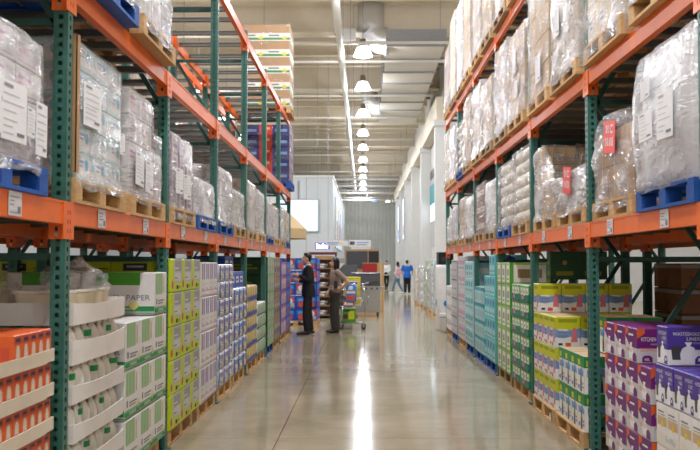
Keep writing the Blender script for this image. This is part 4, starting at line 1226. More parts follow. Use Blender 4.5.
# ---- goods standing on the floor of the rear racks, seen through the gaps
def rear_stack(side, y0, w, d, h, ncol, nrow, me, name, cat, desc, group, nd=1):
    for r in range(nrow):
        for c in range(ncol):
            for q in range(nd):
                lab = '%s, %s layer, %s along' % (desc, LAY[r], ORD[c]) + (', %s row back' % ORD[q] if q else '')
                single(name, me, lab, cat, (BACK[side] + side * (.08 + d / 2 + q * (d + .004)), y0 + (c + .5) * w, .002 + r * h), 0, group)
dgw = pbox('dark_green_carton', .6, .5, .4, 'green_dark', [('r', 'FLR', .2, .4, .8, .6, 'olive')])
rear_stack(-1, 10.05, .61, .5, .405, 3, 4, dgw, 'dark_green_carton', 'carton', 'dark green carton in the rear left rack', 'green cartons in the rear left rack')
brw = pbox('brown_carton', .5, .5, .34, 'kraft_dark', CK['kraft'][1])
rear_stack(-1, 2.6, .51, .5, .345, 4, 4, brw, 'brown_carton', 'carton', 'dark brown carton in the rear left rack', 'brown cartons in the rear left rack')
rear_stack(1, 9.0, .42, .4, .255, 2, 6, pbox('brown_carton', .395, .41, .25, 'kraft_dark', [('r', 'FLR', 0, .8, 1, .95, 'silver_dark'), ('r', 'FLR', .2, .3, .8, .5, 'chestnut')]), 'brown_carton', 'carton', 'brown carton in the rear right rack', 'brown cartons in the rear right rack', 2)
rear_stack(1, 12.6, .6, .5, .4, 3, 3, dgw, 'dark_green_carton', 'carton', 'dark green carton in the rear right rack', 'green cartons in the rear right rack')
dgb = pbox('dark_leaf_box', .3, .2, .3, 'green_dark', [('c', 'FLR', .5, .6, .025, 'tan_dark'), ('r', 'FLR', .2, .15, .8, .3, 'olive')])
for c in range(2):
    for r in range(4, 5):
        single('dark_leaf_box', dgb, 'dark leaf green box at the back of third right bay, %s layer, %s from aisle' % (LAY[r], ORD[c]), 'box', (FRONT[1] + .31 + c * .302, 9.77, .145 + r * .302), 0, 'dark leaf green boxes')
# ================================================================== BEYOND THE RACKS
def PX(px, y):
    return (px - VPX) * y / FPX
def PZ(py, y):
    return CAMH + (VPY - py) * y / FPX

# blue drink packs on a floor pallet at the end of the left rack
for i, xo in enumerate((-1.64, -2.72)):
    pallet((xo, 22.6, .001), 0, W_, 'on the floor under the blue drink display, %s from aisle' % ORD[i], False, 'pallets on the floor')
for r in range(5):
    for c in range(7):
        single('drink_pack', rb if (r + c) % 3 else rb2, '%s drink pack in the end display, %s layer, %s from aisle' % (('bright blue' if (r + c) % 3 else 'violet and red'), LAY[r], ORD[c]), 'pack', (-1.25 - c * .268, 22.3, .143 + r * .31), 0, 'drink packs in the end display')
# side of the display towards the aisle
for r in range(5):
    for q in (1, 2):
        single('drink_pack', rb, 'bright blue drink pack on the display side, %s layer, %s row back' % (LAY[r], ORD[q]), 'pack', (-1.25, 22.3 + q * .46, .143 + r * .31), 0, 'drink packs in the end display')

# wooden display shelf with pans
t = thing('display_shelf', 'tall brown display shelf holding pale pans behind the woman', 'shelf', (PX(324, 25.5), 25.5, 0))
for x in (-.24, .24):
    add('side_panel', MB().box(x - .015, x + .015, -.2, .2, 0, 1.75, 'tan_dark'), t)
add('back_panel', MB().box(-.24, .24, .19, .2, 0, 1.75, 'tan_dark'), t)
for i in range(7):
    add('shelf_board', MB().box(-.225, .225, -.2, .19, .08 + i * .26, .1 + i * .26, 'tan_dark'), t)
pan = MB().lathe([(.09, 0), (.115, .01), (.13, .06), (.125, .06), (.105, .015)], 'grey_light', 16).box(.12, .2, -.012, .012, .045, .06, 'charcoal').mesh('pan')
for i in range(6):
    for j in (0, 1):
        single('frying_pan', pan, 'pale frying pan on the brown shelf, %s shelf, %s' % (LAY[i], ('lower pan', 'upper pan')[j]), 'pan', (PX(324, 25.5) - .04 + .03 * j, 25.45, .102 + i * .26 + j * .066), math.radians(-60), 'frying pans on the shelf')

# grill with open hood
gx, gy = PX(366, 26.6), 26.6
t = thing('gas_grill', 'stainless steel gas grill with black open hood on casters', 'grill', (gx, gy, 0))
add('cabinet', MB().box(-.4, .4, -.26, .26, .12, .82, 'steel'), t)
for s_ in (-1, 1):
    dr = add('door', MB().box(.012 if s_ > 0 else -.385, .385 if s_ > 0 else -.012, -.28, -.26, .16, .72, 'steel'), t)
    add('door_handle', MB().tube([(s_ * .05, -.3, .35), (s_ * .05, -.3, .6)], .01, 'chrome', 8).box(s_ * .05 - .006, s_ * .05 + .006, -.3, -.28, .36, .375, 'chrome').box(s_ * .05 - .006, s_ * .05 + .006, -.3, -.28, .575, .59, 'chrome'), dr)
    add('side_table', MB().box(s_ * .42 if s_ > 0 else -.54, .54 if s_ > 0 else -.42, -.28, .26, .8, .86, 'steel').box(s_ * .48 - .06, s_ * .48 + .06, -.3, -.28, .78, .86, 'steel'), t)
cp = add('control_panel', MB().box(-.42, .42, -.32, -.26, .74, .88, 'steel'), t)
for i in range(5):
    add('knob', MB().tube([(-.32 + i * .16, -.32, .81), (-.32 + i * .16, -.36, .81)], .03, 'charcoal', 12), cp)
add('firebox', MB().box(-.41, .41, -.28, .28, .86, 1.0, 'charcoal'), t)
def prism(pts, x0, x1, mat):
    m_ = MB()
    m_.rings([[(x0, y, z) for y, z in pts], [(x1, y, z) for y, z in pts]], mat, False)
    return m_
h_ = add('hood', prism([(.2, 1.0), (.3, 1.02), (.42, 1.2), (.36, 1.27), (.28, 1.25)], -.42, .42, 'black'), t)
add('hood_handle', MB().tube([(-.3, .25, 1.23), (.3, .25, 1.23)], .014, 'chrome', 8), h_)
add('grate', MB().box(-.38, .38, -.25, .18, 1.0, 1.015, 'black'), t)
for x in (-.34, .34):
    for y in (-.2, .2):
        add('caster', MB().tube([(x - .02, y, .05), (x + .02, y, .05)], .05, 'rubber', 12).box(x - .03, x + .03, y - .02, y + .02, .05, .12, 'charcoal'), t)
# second grill behind, cartons with red front and a dark panel above
t = thing('grill_carton', 'large brown carton with red printed front behind the steel grill', 'carton', (PX(373, 29), 29.0, 0))
add('carton_body', MB().box(-.34, .34, -.3, .3, 0, 1.56, 'kraft'), t)
add('red_print', MB().box(-.34, .13, -.304, -.3, .5, 1.54, 'red_dark'), t)
add('tape_strip', MB().box(.22, .27, -.303, -.3, 0, 1.56, 'tape'), t)
t = thing('shelf_display', 'dark shop display behind the grills with two black panels', 'display', (PX(362, 32.5), 32.5, 0))
add('back_frame', MB().box(-.62, .62, -.1, .1, 0, 2.05, 'tan_dark'), t)
add('display_panel', MB().box(-.56, .2, -.13, -.1, 1.35, 1.98, 'charcoal'), t)
add('display_panel', MB().box(.24, .6, -.13, -.1, 1.45, 1.98, 'black'), t)
t = thing('black_grill', 'black covered grill behind the steel one beside the woman', 'grill', (PX(345, 29), 29.0, 0))
add('hood', MB().rings([[(-.45, -.28, 1.0), (.4, -.28, 1.0), (.4, .28, 1.0), (-.45, .28, 1.0)], [(-.4, -.26, 1.12), (.4, -.26, 1.12), (.4, .26, 1.12), (-.4, .26, 1.12)], [(-.05, -.12, 1.5), (.38, -.12, 1.5), (.38, .2, 1.5), (-.05, .2, 1.5)]], 'black', False), t)
add('cabinet', MB().box(-.4, .4, -.26, .26, .1, 1.0, 'black'), t)
for x in (-.34, .34):
    add('caster', MB().tube([(x - .02, -.2, .05), (x + .02, -.2, .05)], .05, 'rubber', 12), t)
# low shelves far behind: row of mixed packs behind the people
for i, px in enumerate((299, 309, 317, 333, 341)):
    yy = 31.0
    nm = ('blue', 'navy blue', 'white', 'cyan', 'grey')[i]
    m_ = ('blue', 'navy', 'grey_light', 'cyan', 'grey')[i]
    single('display_carton', pbox('disp' + m_, .26, .4, 1.72, m_, [('r', 'F', .1, .1, .9, .3, 'white'), ('r', 'F', .1, .4, .9, .62, 'sky'), ('r', 'F', .1, .7, .9, .9, 'grey_light')]), 'tall %s display carton behind the shoppers' % nm, 'carton', (PX(px, yy), yy, .002), 0, 'display cartons behind the shoppers')

# parasol
ux, uy = -3.05, 28.0
t = thing('patio_umbrella', 'open tan patio umbrella behind the end of the left rack', 'umbrella', (ux, uy, 0))
mb = MB(); rings = []
for r_, z in ((.06, 3.55), (.5, 3.35), (1.0, 2.95), (1.38, 2.6)):
    rings.append([(r_ * math.cos(2 * math.pi * k / 8 + .39), r_ * math.sin(2 * math.pi * k / 8 + .39), z) for k in range(8)])
mb.rings(rings[::-1], 'canvas_tan', False, cap0=False)
cv = add('canopy', mb, t)
mb = MB(); r0 = rings[-1]
mb.rings([[(p[0] * 1.0, p[1] * 1.0, 2.3) for p in r0], r0], 'canvas_tan', False, False, False)
add('valance', mb, cv)
add('pole', MB().tube([(0, 0, .05), (0, 0, 3.4)], .025, 'tan_dark', 10), t)
add('base', MB().lathe([(.28, 0), (.3, .03), (.28, .06), (.06, .09)], 'charcoal', 18), t)
for k in range(8):
    a = 2 * math.pi * k / 8 + .39
    add('rib', MB().tube([(0, 0, 3.28), (1.36 * math.cos(a), 1.36 * math.sin(a), 2.53)], .01, 'tan_dark', 6), t)

# lit screen on the grey wall, posters, signs
sx0, sx1 = PX(292, OY), PX(318, OY)
sc_ = thing('wall_screen', 'large bright screen mounted on the grey wall above the umbrella', 'screen', ((sx0 + sx1) / 2 - .4, OY - .07, PZ(231, OY)))
wS, hS = (sx1 - sx0) + .8, PZ(200, OY) - PZ(231, OY)
add('screen_frame', MB().box(-wS / 2 - .06, wS / 2 + .06, -.04, .06, -.06, hS + .06, 'grey'), sc_)
add('screen_panel', MB().box(-wS / 2, wS / 2, -.05, -.04, 0, hS, 'screen_glow'), sc_)
add('screen_mount', MB().box(-.04, .04, -.02, .04, hS, 6.5 - PZ(231, OY), 'silver_dark'), sc_)
for i, (y0, c1, c2) in enumerate(((58.5, 'poster_glow', 'yellow'), (63.5, 'poster_glow', 'coral'), (69.5, 'poster_glow', 'aqua_deep'))):
    t = thing('wall_banner', 'tall lit banner on the side of the grey room, %s from its corner' % ORD[i], 'banner', (OX + .03, y0, 2.6), 0, 'lit banners on the grey room')
    add('banner_frame', MB().box(-.03, .02, -.05, 3.65, -.05, 3.25, 'grey'), t)
    add('banner_face', MB().box(.02, .03, 0, 3.6, 0, 3.2, c1), t)
    add('banner_stripe', MB().box(.03, .034, .3, 1.5, .3, 2.8, c2), t)
    add('banner_stripe', MB().box(.03, .034, 1.8, 3.3, .4, 1.8, 'pink' if i else 'sky'), t)
for i, y0 in enumerate((64.0, 73.0)):
    t = thing('wall_banner', 'tall white lit banner on the right wall beyond the columns, %s one' % ('nearer', 'farther')[i], 'banner', (WX - .54, y0, 3.3), 0, 'lit banners on the right wall')
    add('banner_frame', MB().box(-.01, .03, -.05, 2.45, -.05, 2.95, 'grey'), t)
    add('banner_face', MB().box(-.02, -.01, 0, 2.4, 0, 2.9, 'poster_glow'), t)
    add('banner_stripe', MB().box(-.024, -.02, .3, 1.5, .3, 1.0, 'sky' if i else 'pink'), t)
# hanging signs
def hanging_sign(px0, px1, py0, py1, y, label, face, marks, kind='sign'):
    x0, x1, z0, z1 = PX(px0, y), PX(px1, y), PZ(py1, y), PZ(py0, y)
    t = thing('hanging_sign', label, kind, ((x0 + x1) / 2, y, z0))
    w_, h_ = x1 - x0, z1 - z0
    add('sign_panel', MB().box(-w_ / 2, w_ / 2, -.02, .02, 0, h_, face), t)
    for (a, b, c, d, m_) in marks:
        add('sign_print', MB().box(-w_ / 2 + a * w_, -w_ / 2 + c * w_, -.026, -.02, b * h_, d * h_, m_), t)
    for f in (.12, .88):
        add('cord', MB().box(-w_ / 2 + f * w_ - .004, -w_ / 2 + f * w_ + .004, -.004, .004, h_, CZ - .005 - z0, 'grey'), t)
hanging_sign(349, 371, 240, 247, 37.6, 'white hanging sign with dark square mark above the grills', 'grey_light', [(.04, .3, .26, .8, 'charcoal'), (.34, .55, .9, .72, 'sky'), (.34, .25, .8, .4, 'grey')])
hanging_sign(326, 348, 240.5, 246, 37, 'white hanging sign with faint lines above the woman', 'grey_light', [(.05, .5, .6, .7, 'sky'), (.64, .3, .74, .7, 'yellow'), (.1, .2, .5, .34, 'grey')])
hanging_sign(351, 370, 247.5, 252.5, 35, 'lower white hanging sign with printed lines over the dark panels', 'grey_light', [(.1, .3, .9, .6, 'white'), (.2, .4, .4, .56, 'grey')])
# glowing lettering sign: soft strokes
y = 38.0
x0, x1, z0, z1 = PX(316, y), PX(329, y), PZ(248.5, y), PZ(243.5, y)
t = thing('hanging_lit_sign', 'small glowing violet-white lettering sign above the man', 'sign', (x0, y, z0))
add('sign_back', MB().box(-.04, x1 - x0 + .04, 0, .05, -.03, z1 - z0 + .03, 'violet_pale'), t)
for f in (0.05, .5):
    add('cord', MB().box(f - .006, f + .006, .01, .03, z1 - z0 + .03, CZ - .005 - z0, 'grey'), t)
for i, hgt in enumerate((1.0, .75, .7, 1.0, .7, .55)):
    add('glowing_letter', MB().box(.02 + i * .085, .02 + i * .085 + .05, -.03, 0, 0, (z1 - z0) * hgt, 'sign_glow'), t)
y = 33.5
t = thing('canopy_bar', 'dark maroon canopy bar over the goods behind the couple', 'canopy', (PX(323, y), y, 0))
add('top_bar', MB().box(-.52, .52, -.15, .15, 1.86, 1.96, 'maroon'), t)
for x in (-.48, .48):
    add('support', MB().box(x - .03, x + .03, -.05, .05, 0, 1.86, 'charcoal'), t)
for i, (px, py) in enumerate(((346, 253), (375, 253))):
    y = 89.0
    t = thing('exit_sign', 'green glowing exit light on the far wall, ' + ('behind the signs', 'beside the doorway')[i], 'sign', (PX(px, y), y + .9, PZ(py, y)))
    add('light_box', MB().box(-.28, .28, -.06, .0, -.1, .14, 'exit_glow'), t)
    add('light_frame', MB().box(-.32, .32, -.03, .02, -.14, .18, 'grey_light'), t)
# blue lamps in the far ceiling
for i, (px, py, m_) in enumerate(((374, 201.5, 'blue_glow'), (388, 202, 'lamp_glow'))):
    y = 84.0
    t = thing('ceiling_spot', ('small blue light under the far ceiling', 'small white light under the far ceiling')[i], 'lamp', (PX(px, y), y, PZ(py, y)))
    add('glow_disc', MB().lathe([(.18, 0), (.2, .06), (.16, .1)], m_, 14), t)
    add('rod', MB().tube([(0, 0, .1), (0, 0, CZ - .01 - PZ(py, y))], .012, 'grey', 6), t)
# suspended grid of pipes under the far ceiling
for i, (yy, zz) in enumerate(((71, 8.2), (76, 8.1), (81, 7.9), (86, 7.6))):
    t = thing('pipe_trapeze', 'suspended grey pipe run across the far ceiling, %s from the lamps' % ORD[i], 'pipe', (0, yy, zz), 0, 'pipe runs under the far ceiling')
    add('pipe_run', MB().tube([(-6, 0, 0), (2.9, 0, 0)], .1, 'duct', 10), t)
    add('pipe_run', MB().tube([(-6, .3, .25), (2.9, .3, .25)], .06, 'silver', 8), t)
    for x in (-4.5, -2, .4, 2.2):
        add('hanger', MB().box(x - .015, x + .015, -.02, .02, 0, CZ - zz, 'grey'), t)

# far-right goods on pallets along the columns
gk = [('wrapped white and green goods', 'green_pale'), ('wrapped pale aqua goods', 'aqua_pale'), ('wrapped white goods', 'grey_light'), ('wrapped mint goods', 'green_pale'), ('wrapped grey goods', 'silver'), ('wrapped cream goods', 'cream')]
for i, (yy, h) in enumerate(((23.4, .75), (25.6, 1.45), (27.4, 1.3), (29.3, 1.5), (32.4, 1.3), (34.6, 1.2))):
    xc = 2.28 if yy < 30 else 2.24
    desc, m_ = gk[i]
    pallet((xc, yy, .001), ROT[1], W_, 'on the floor along the columns, %s from the rack' % ORD[i], False, 'pallets along the columns').scale = (1, .48, 1)
    t = thing('goods_stack', '%s on the floor along the columns, %s from the rack' % (desc, ORD[i]), 'goods', (xc, yy, .143), ROT[1], 'goods along the columns')
    me = pbox('goods' + m_, .49, .24, h / 5 - .004, m_, [('r', 'FLR', .1, .2, .5, .7, 'white'), ('r', 'FLR', .6, .3, .9, .6, 'teal' if i % 2 == 0 else 'sky')])
    for r in range(5):
        for c in (-1, 1):
            for q in (-1, 1):
                add('carton', me, t, (c * .25, q * .122, r * h / 5))
    add('film_wrap', film_mesh(1.0, .49, h + .005, 90 + i, 'film', .03, .02, 0, None, 40, 10), t)
# tall white carton with blue mark, black box on top, white bin, red item
t = thing('tall_white_carton', 'tall white carton with blue spot standing at the right rack end', 'carton', (1.9, 21.02, 0.0))
tcb = MB()
rings = []
for z, k in ((0.0, .94), (.04, 1), (1.42, 1), (1.5, .93)):
    rings.append([(math.copysign(abs(math.cos(q)) ** .35, math.cos(q)) * .2 * k, math.copysign(abs(math.sin(q)) ** .35, math.sin(q)) * .42 * k, z) for q in [2 * math.pi * j / 20 for j in range(20)]])
tcb.rings(rings, 'white', True)
add('carton_body', tcb, t)
add('blue_spot', MB().tube([(0.0, -.425, .62), (0.0, -.43, .62)], .07, 'blue_bright', 14).tube([(-.203, .0, .62), (-.208, .0, .62)], .09, 'blue_bright', 14), t)
bk = thing('black_box', 'small black box lying on the tall white carton', 'box', (1.9, 21.02, 1.502))
add('box_body', MB().box(-.17, .17, -.3, .3, 0, .27, 'black'), bk)
add('box_label', MB().box(-.1, .1, -.303, -.3, .08, .18, 'charcoal'), bk)
add('box_lid', MB().box(-.175, .175, -.305, .305, .27, .29, 'charcoal'), bk)
bn = thing('white_bin', 'small white bin on the floor beside the right rack end', 'bin', (1.9, 20.34, 0))
add('bin_body', MB().lathe([(.13, 0), (.16, .02), (.185, .4), (.19, .42), (.175, .42), (.15, .04)], 'white', 18), bn)
add('bin_band', MB().lathe([(.187, .33), (.192, .33), (.192, .38), (.188, .38)], 'grey_light', 18, caps=False), bn)
rd = thing('red_tote', 'red cloth tote on the pale goods beyond the right rack', 'tote', (2.15, 23.3, .945))
add('tote_body', MB().rings([[(-.14, -.08, 0), (.14, -.08, 0), (.14, .08, 0), (-.14, .08, 0)], [(-.17, -.1, .2), (.17, -.1, .2), (.17, .1, .2), (-.17, .1, .2)], [(-.12, -.05, .34), (.12, -.05, .34), (.12, .05, .34), (-.12, .05, .34)]], 'red', False), rd)
add('tote_handle', MB().tube([(-.08, 0, .33), (-.05, 0, .44), (.05, 0, .44), (.08, 0, .33)], .012, 'red', 6), rd)

# goods seen through the gap between lower beam and floor stock: shelving across the neighbouring aisles
for side in (-1, 1):
    for i in range(6):
        yy = 4.5 + i * 3.2
        xx = side * 9.2
        t = thing('shop_shelf', 'bright shop shelf across the %s neighbouring aisle, %s along' % (SIDE[side], ORD[i]), 'shelf', (xx, yy, 0), ROT[side], 'shelves across the neighbouring aisles')
        add('shelf_back', MB().box(-1.4, 1.4, .3, .34, 0, 2.2, 'wall_white'), t)
        for k in range(4):
            add('shelf_board', MB().box(-1.4, 1.4, -.25, .3, .1 + k * .55, .14 + k * .55, 'grey_light'), t)
        for q, m_ in enumerate(('blue_bright', 'yellow', 'red', 'white', 'kraft', 'aqua')):
            single('shelf_carton', pbox('shc' + m_, .38, .4, .36, m_, [('r', 'F', .1, .2, .9, .6, 'white')]), '%s carton on the shelf across the %s aisle, %s shelf' % (('bright blue', 'yellow', 'red', 'white', 'brown', 'aqua')[q], SIDE[side], ORD[i]), 'carton', (xx + side * .0, yy - side * (-1.15 + q * .46), .1 + .55 * 3 + .042), ROT[side], 'cartons across the neighbouring aisles')

# ================================================================== SHOPPING CART
cx_, cy_ = PX(352, 21.3), 21.3
t = thing('shopping_cart', 'grey wire shopping cart beside the woman, loaded with bags', 'cart', (cx_, cy_, 0))
bx0, bx1, by0, by1, bz0, bz1 = -.30, .30, -.26, .26, .52, 1.05
mb = MB()
for i in range(13):
    f = i / 12
    x = bx0 + (bx1 - bx0) * f
    for y in (by0, by1):
        mb.tube([(x * .92, y * .9, bz0), (x, y, bz1)], .003, 'chrome', 4)
    mb.tube([(x * .92, by0 * .9, bz0), (x * .92, by1 * .9, bz0)], .003, 'chrome', 4)
for i in range(10):
    y = by0 + (by1 - by0) * i / 9
    for x in (bx0, bx1):
        mb.tube([(x * .92, y * .9, bz0), (x, y, bz1)], .003, 'chrome', 4)
for f in (0, .25, .5, .75, 1):
    k = .92 + .08 * f; z = bz0 + (bz1 - bz0) * f; r_ = .008 if f in (0, 1) else .004
    mb.tube([(bx0 * k, by0 * k, z), (bx1 * k, by0 * k, z), (bx1 * k, by1 * k, z), (bx0 * k, by1 * k, z), (bx0 * k, by0 * k, z)], r_, 'chrome', 6)
add('wire_basket', mb, t)
add('handle', MB().tube([(.27, -.24, 1.05), (.38, -.25, 1.08), (.38, .25, 1.08), (.27, .24, 1.05)], .014, 'grey', 8), t)
for s_ in (-1, 1):
    add('side_frame', MB().tube([(.28, s_ * .25, 1.05), (.3, s_ * .25, .5), (.28, s_ * .25, .14), (-.28, s_ * .22, .14)], .013, 'chrome', 8), t)
    add('front_strut', MB().tube([(-.26, s_ * .22, .14), (-.2, s_ * .22, .52)], .012, 'chrome', 8), t)
    for x in (-.25, .27):
        wv = add('caster', MB().tube([(x, s_ * .235 - .014, .055), (x, s_ * .235 + .014, .055)], .055, 'rubber', 14), t)
        add('caster_fork', MB().box(x - .02, x + .02, s_ * .235 - .022, s_ * .235 - .016, .05, .14, 'steel').box(x - .02, x + .02, s_ * .235 + .016, s_ * .235 + .022, .05, .14, 'steel'), wv)
mb = MB()
for i in range(8):
    y = -.2 + .4 * i / 7
    mb.tube([(-.26, y, .16), (.27, y, .16)], .004, 'chrome', 4)
for x in (-.26, 0, .27):
    mb.tube([(x, -.22, .155), (x, .22, .155)], .008, 'chrome', 6)
add('lower_rack', mb, t)
def bag_mesh(w, d, h, base, prints, key):
    return pack_mesh(w, d, h, base, prints, key)
single('snack_bag', bag_mesh(.4, .2, .46, 'yellow', [('r', 'F', .15, .55, .85, .8, 'white'), ('r', 'F', .2, .62, .8, .73, 'navy'), ('r', 'F', .0, .9, 1, .98, 'yellow_green')], 'yellow_bag'), 'big yellow snack bag standing in the cart', 'bag', (cx_ + .0, cy_ + .1, .755), .06, 'bags in the cart')
single('snack_bag', bag_mesh(.26, .14, .42, 'blue_bright', [('r', 'F', .1, .1, .9, .36, 'salmon'), ('r', 'F', .1, .45, .9, .6, 'white'), ('c', 'F', .5, .76, .05, 'white')], 'blue_bag'), 'bright blue snack bag with orange picture standing in the cart', 'bag', (cx_ - .02, cy_ - .12, .64), -.08, 'bags in the cart')
single('red_pack', bag_mesh(.26, .2, .1, 'red', [('r', 'F', .1, .2, .9, .8, 'white')], 'red_pack'), 'flat red pack on the floor of the cart basket', 'pack', (cx_ - .08, cy_ - .06, .535), 0, 'bags in the cart')
single('orange_pack', bag_mesh(.14, .2, .2, 'ivory', [('r', 'F', .1, .2, .9, .8, 'yellow')], 'ivory_pack'), 'ivory and yellow pack at the handle end of the cart', 'pack', (cx_ + .15, cy_ + .02, .535), 0, 'bags in the cart')
single('green_box', pbox('green_case', .34, .3, .32, 'leaf', [('r', 'F', .5, .2, .9, .8, 'yellow_green'), ('c', 'F', .3, .4, .06, 'maroon'), ('r', 'F', .1, .75, .6, .9, 'green_dark')]), 'bright green case on the lower rack of the cart', 'box', (cx_ - .08, cy_, .166), 0)

# ================================================================== PEOPLE
def remeshed(mb, voxel, smooth=6, name='body'):
    me = mb.mesh('tmp')
    ob = bpy.data.objects.new('tmp', me)
    COL.objects.link(ob)
    m1 = ob.modifiers.new('r', 'REMESH'); m1.mode = 'VOXEL'; m1.voxel_size = voxel; m1.use_smooth_shade = True
    m2 = ob.modifiers.new('s', 'SMOOTH'); m2.iterations = smooth; m2.factor = .5
    dg = bpy.context.evaluated_depsgraph_get()
    out = bpy.data.meshes.new_from_object(ob.evaluated_get(dg))
    out.name = name
    bpy.data.objects.remove(ob); bpy.data.meshes.remove(me)
    out.materials.clear()
    return out
def seg(mb, pts, rad, ends=True):
    mb.tube(pts, rad, 'skin', 12)
    if ends:
        for i in (0, -1):
            r = rad[i] if isinstance(rad, (list, tuple)) else rad
            r = max(r) if isinstance(r, (tuple, list)) else r
            mb.ball(pts[i], r * .98, 'skin', 10, 6)
def vlerp(a, b, f):
    return tuple(a[i] + (b[i] - a[i]) * f for i in range(3))

def person(name, label, loc, rz, H, pose, wear, voxel=.009, slim=1.0, hair='short'):
    """faces local -Y. pose: joints for feet, knees, hands, elbows. wear: materials"""
    k = H / 1.76
    P = {n: tuple(c * k for c in p) for n, p in pose.items()}
    t = thing(name, label, 'person', loc, rz)
    g = slim
    hipc, waist, chest, neck, head = P['hip'], P['waist'], P['chest'], P['neck'], P['head']
    def torso(mb, e, z_lo=0.0):
        secs = [(hipc[0], hipc[1], hipc[2] - .05 * k, .155, .115), (hipc[0], hipc[1], hipc[2] + .02 * k, .165, .12), (waist[0], waist[1], waist[2], .135 * (1.0 if g == 1 else .93), .105), (vlerp(waist, chest, .5) + (.155, .115)), (chest[0], chest[1], chest[2], .17, .12), (vlerp(chest, neck, .55) + (.17, .095)), (vlerp(chest, neck, .8) + (.11, .075))]
        rings = []
        for x, y, z, a, b in secs:
            rings.append([(x + (a * g + e) * k * math.cos(2 * math.pi * i / 16), y + (b * g + e) * k * math.sin(2 * math.pi * i / 16), z) for i in range(16)])
        mb.rings(rings, 'skin', True)
    def arm(mb, s, e, f0=0.0, f1=1.0):
        sh, el, wr = P['sh' + s], P['el' + s], P['wr' + s]
        pts = [sh, vlerp(sh, el, .5), el]
        seg(mb, pts, [(.056 * g + e) * k, (.05 * g + e) * k, (.042 * g + e) * k])
        end = vlerp(el, wr, f1)
        if f1 > 0:
            seg(mb, [el, vlerp(el, end, .4), end], [(.042 * g + e) * k, (.04 * g + e) * k, (.03 * g + e) * k])
    def leg(mb, s, e, f1=1.0, flare=0.0):
        hp = (hipc[0] + (-.085 if s == 'r' else .085) * k * g * P['hipdir'][0] / k, hipc[1] + (-.085 if s == 'r' else .085) * P['hipdir'][1] * g, hipc[2] - .03 * k)
        kn, an = P['kn' + s], P['an' + s]
        seg(mb, [hp, vlerp(hp, kn, .5), kn], [(.086 * g + e) * k, (.073 * g + e) * k, (.054 * g + e + flare * .5) * k])
        end = vlerp(kn, an, f1)
        seg(mb, [kn, vlerp(kn, end, .35), end], [(.054 * g + e + flare * .5) * k, (.052 * g + e + flare * .7) * k, (.036 + e + flare) * k], True)
    # body: one continuous surface
    b = MB()
    torso(b, 0)
    for s in 'lr':
        arm(b, s, 0); leg(b, s, 0)
        sh = P['sh' + s]; b.ball(sh, .06 * k, 'skin', 10, 6)
        # hand: palm, four fingers, thumb
        wr = Vector(P['wr' + s]); hd = Vector(P['hd' + s]).normalized()
        sd = Vector(P['th' + s]); sd = (sd - hd * sd.dot(hd)).normalized()
        nrm = hd.cross(sd)
        palm = wr + hd * .05 * k
        seg(b, [tuple(wr), tuple(palm), tuple(wr + hd * .085 * k)], [.026 * k, (.036 * k), .034 * k], True)
        for i, (o, ln) in enumerate(((.028, .075), (.01, .085), (-.009, .08), (-.027, .062))):
            p0 = wr + hd * .085 * k + sd * o * k
            p1 = p0 + hd * ln * .5 * k + nrm * .006
            p2 = p0 + (hd * .86 + nrm * .35).normalized() * ln * k
            seg(b, [tuple(p0), tuple(p1), tuple(p2)], [.0095 * k, .009 * k, .008 * k])
        p0 = wr + hd * .035 * k + sd * .025 * k
        seg(b, [tuple(p0), tuple(p0 + (hd * .5 + sd).normalized() * .04 * k), tuple(p0 + (hd * .9 + sd * .6).normalized() * .07 * k)], [.013 * k, .011 * k, .009 * k])
        # foot
        an = P['an' + s]; fd = Vector(P['fd' + s]).normalized()
        seg(b, [an, (an[0], an[1], .05 * k), (an[0] + fd.x * .12 * k, an[1] + fd.y * .12 * k, .035 * k)], [.036 * k, .042 * k, .034 * k])
    seg(b, [vlerp(chest, neck, .7), neck, vlerp(neck, head, .5)], [.06 * k * g, .052 * k * g, .052 * k * g])
    # head with face
    fd = Vector(P['look']).normalized(); rt = fd.cross(Vector((0, 0, 1))).normalized(); up = rt.cross(fd)
    hc = Vector(head)
    def hp_(f, r, u):
        return tuple(hc + fd * f * k + rt * r * k + up * u * k)
    b.ball(hp_(-.01, 0, .025), (.078 * k, .078 * k, .095 * k), 'skin', 16, 10)
    b.ball(hp_(.03, 0, -.04), (.058 * k, .058 * k, .07 * k), 'skin', 14, 8)
    b.ball(hp_(.055, 0, -.085), .03 * k, 'skin', 10, 6)
    seg(b, [hp_(.075, 0, .02), hp_(.1, 0, -.02)], [.01 * k, .017 * k])
    b.ball(hp_(.082, 0, -.055), .02 * k, 'skin', 8, 6)
    for r in (-1, 1):
        b.ball(hp_(-.005, r * .08, -.01), (.018 * k, .018 * k, .032 * k), 'skin', 8, 6)
    me = remeshed(b, voxel, 4)
    me.materials.append(MATS['skin'])
    body = add('body', me, t)
    eyes = MB()
    for r in (-1, 1):
        eyes.ball(hp_(.064, r * .032, .012), .012 * k, 'black', 8, 6)
        eyes.tube([hp_(.074, r * .018, .034), hp_(.068, r * .05, .034)], .005 * k, 'hair', 6)
    add('eyes', eyes, t)
    # hair
    hb = MB()
    hb.ball(hp_(-.025, 0, .05), (.088 * k, .088 * k, .092 * k), 'skin', 16, 10)
    if hair == 'short':
        hb.ball(hp_(.035, 0, .092), (.05 * k, .05 * k, .035 * k), 'skin', 12, 8)
        hb.ball(hp_(-.05, 0, .0), (.06 * k, .06 * k, .07 * k), 'skin', 12, 8)
    else:
        for r in (-1, 1):
            seg(hb, [hp_(.01, r * .07, .06), hp_(-.01, r * .082, -.04), hp_(-.02, r * .075, -.16)], [.035 * k, .034 * k, .022 * k])
        seg(hb, [hp_(-.06, 0, .03), hp_(-.075, 0, -.08), hp_(-.07, 0, -.19)], [(.07 * k), (.065 * k), .05 * k])
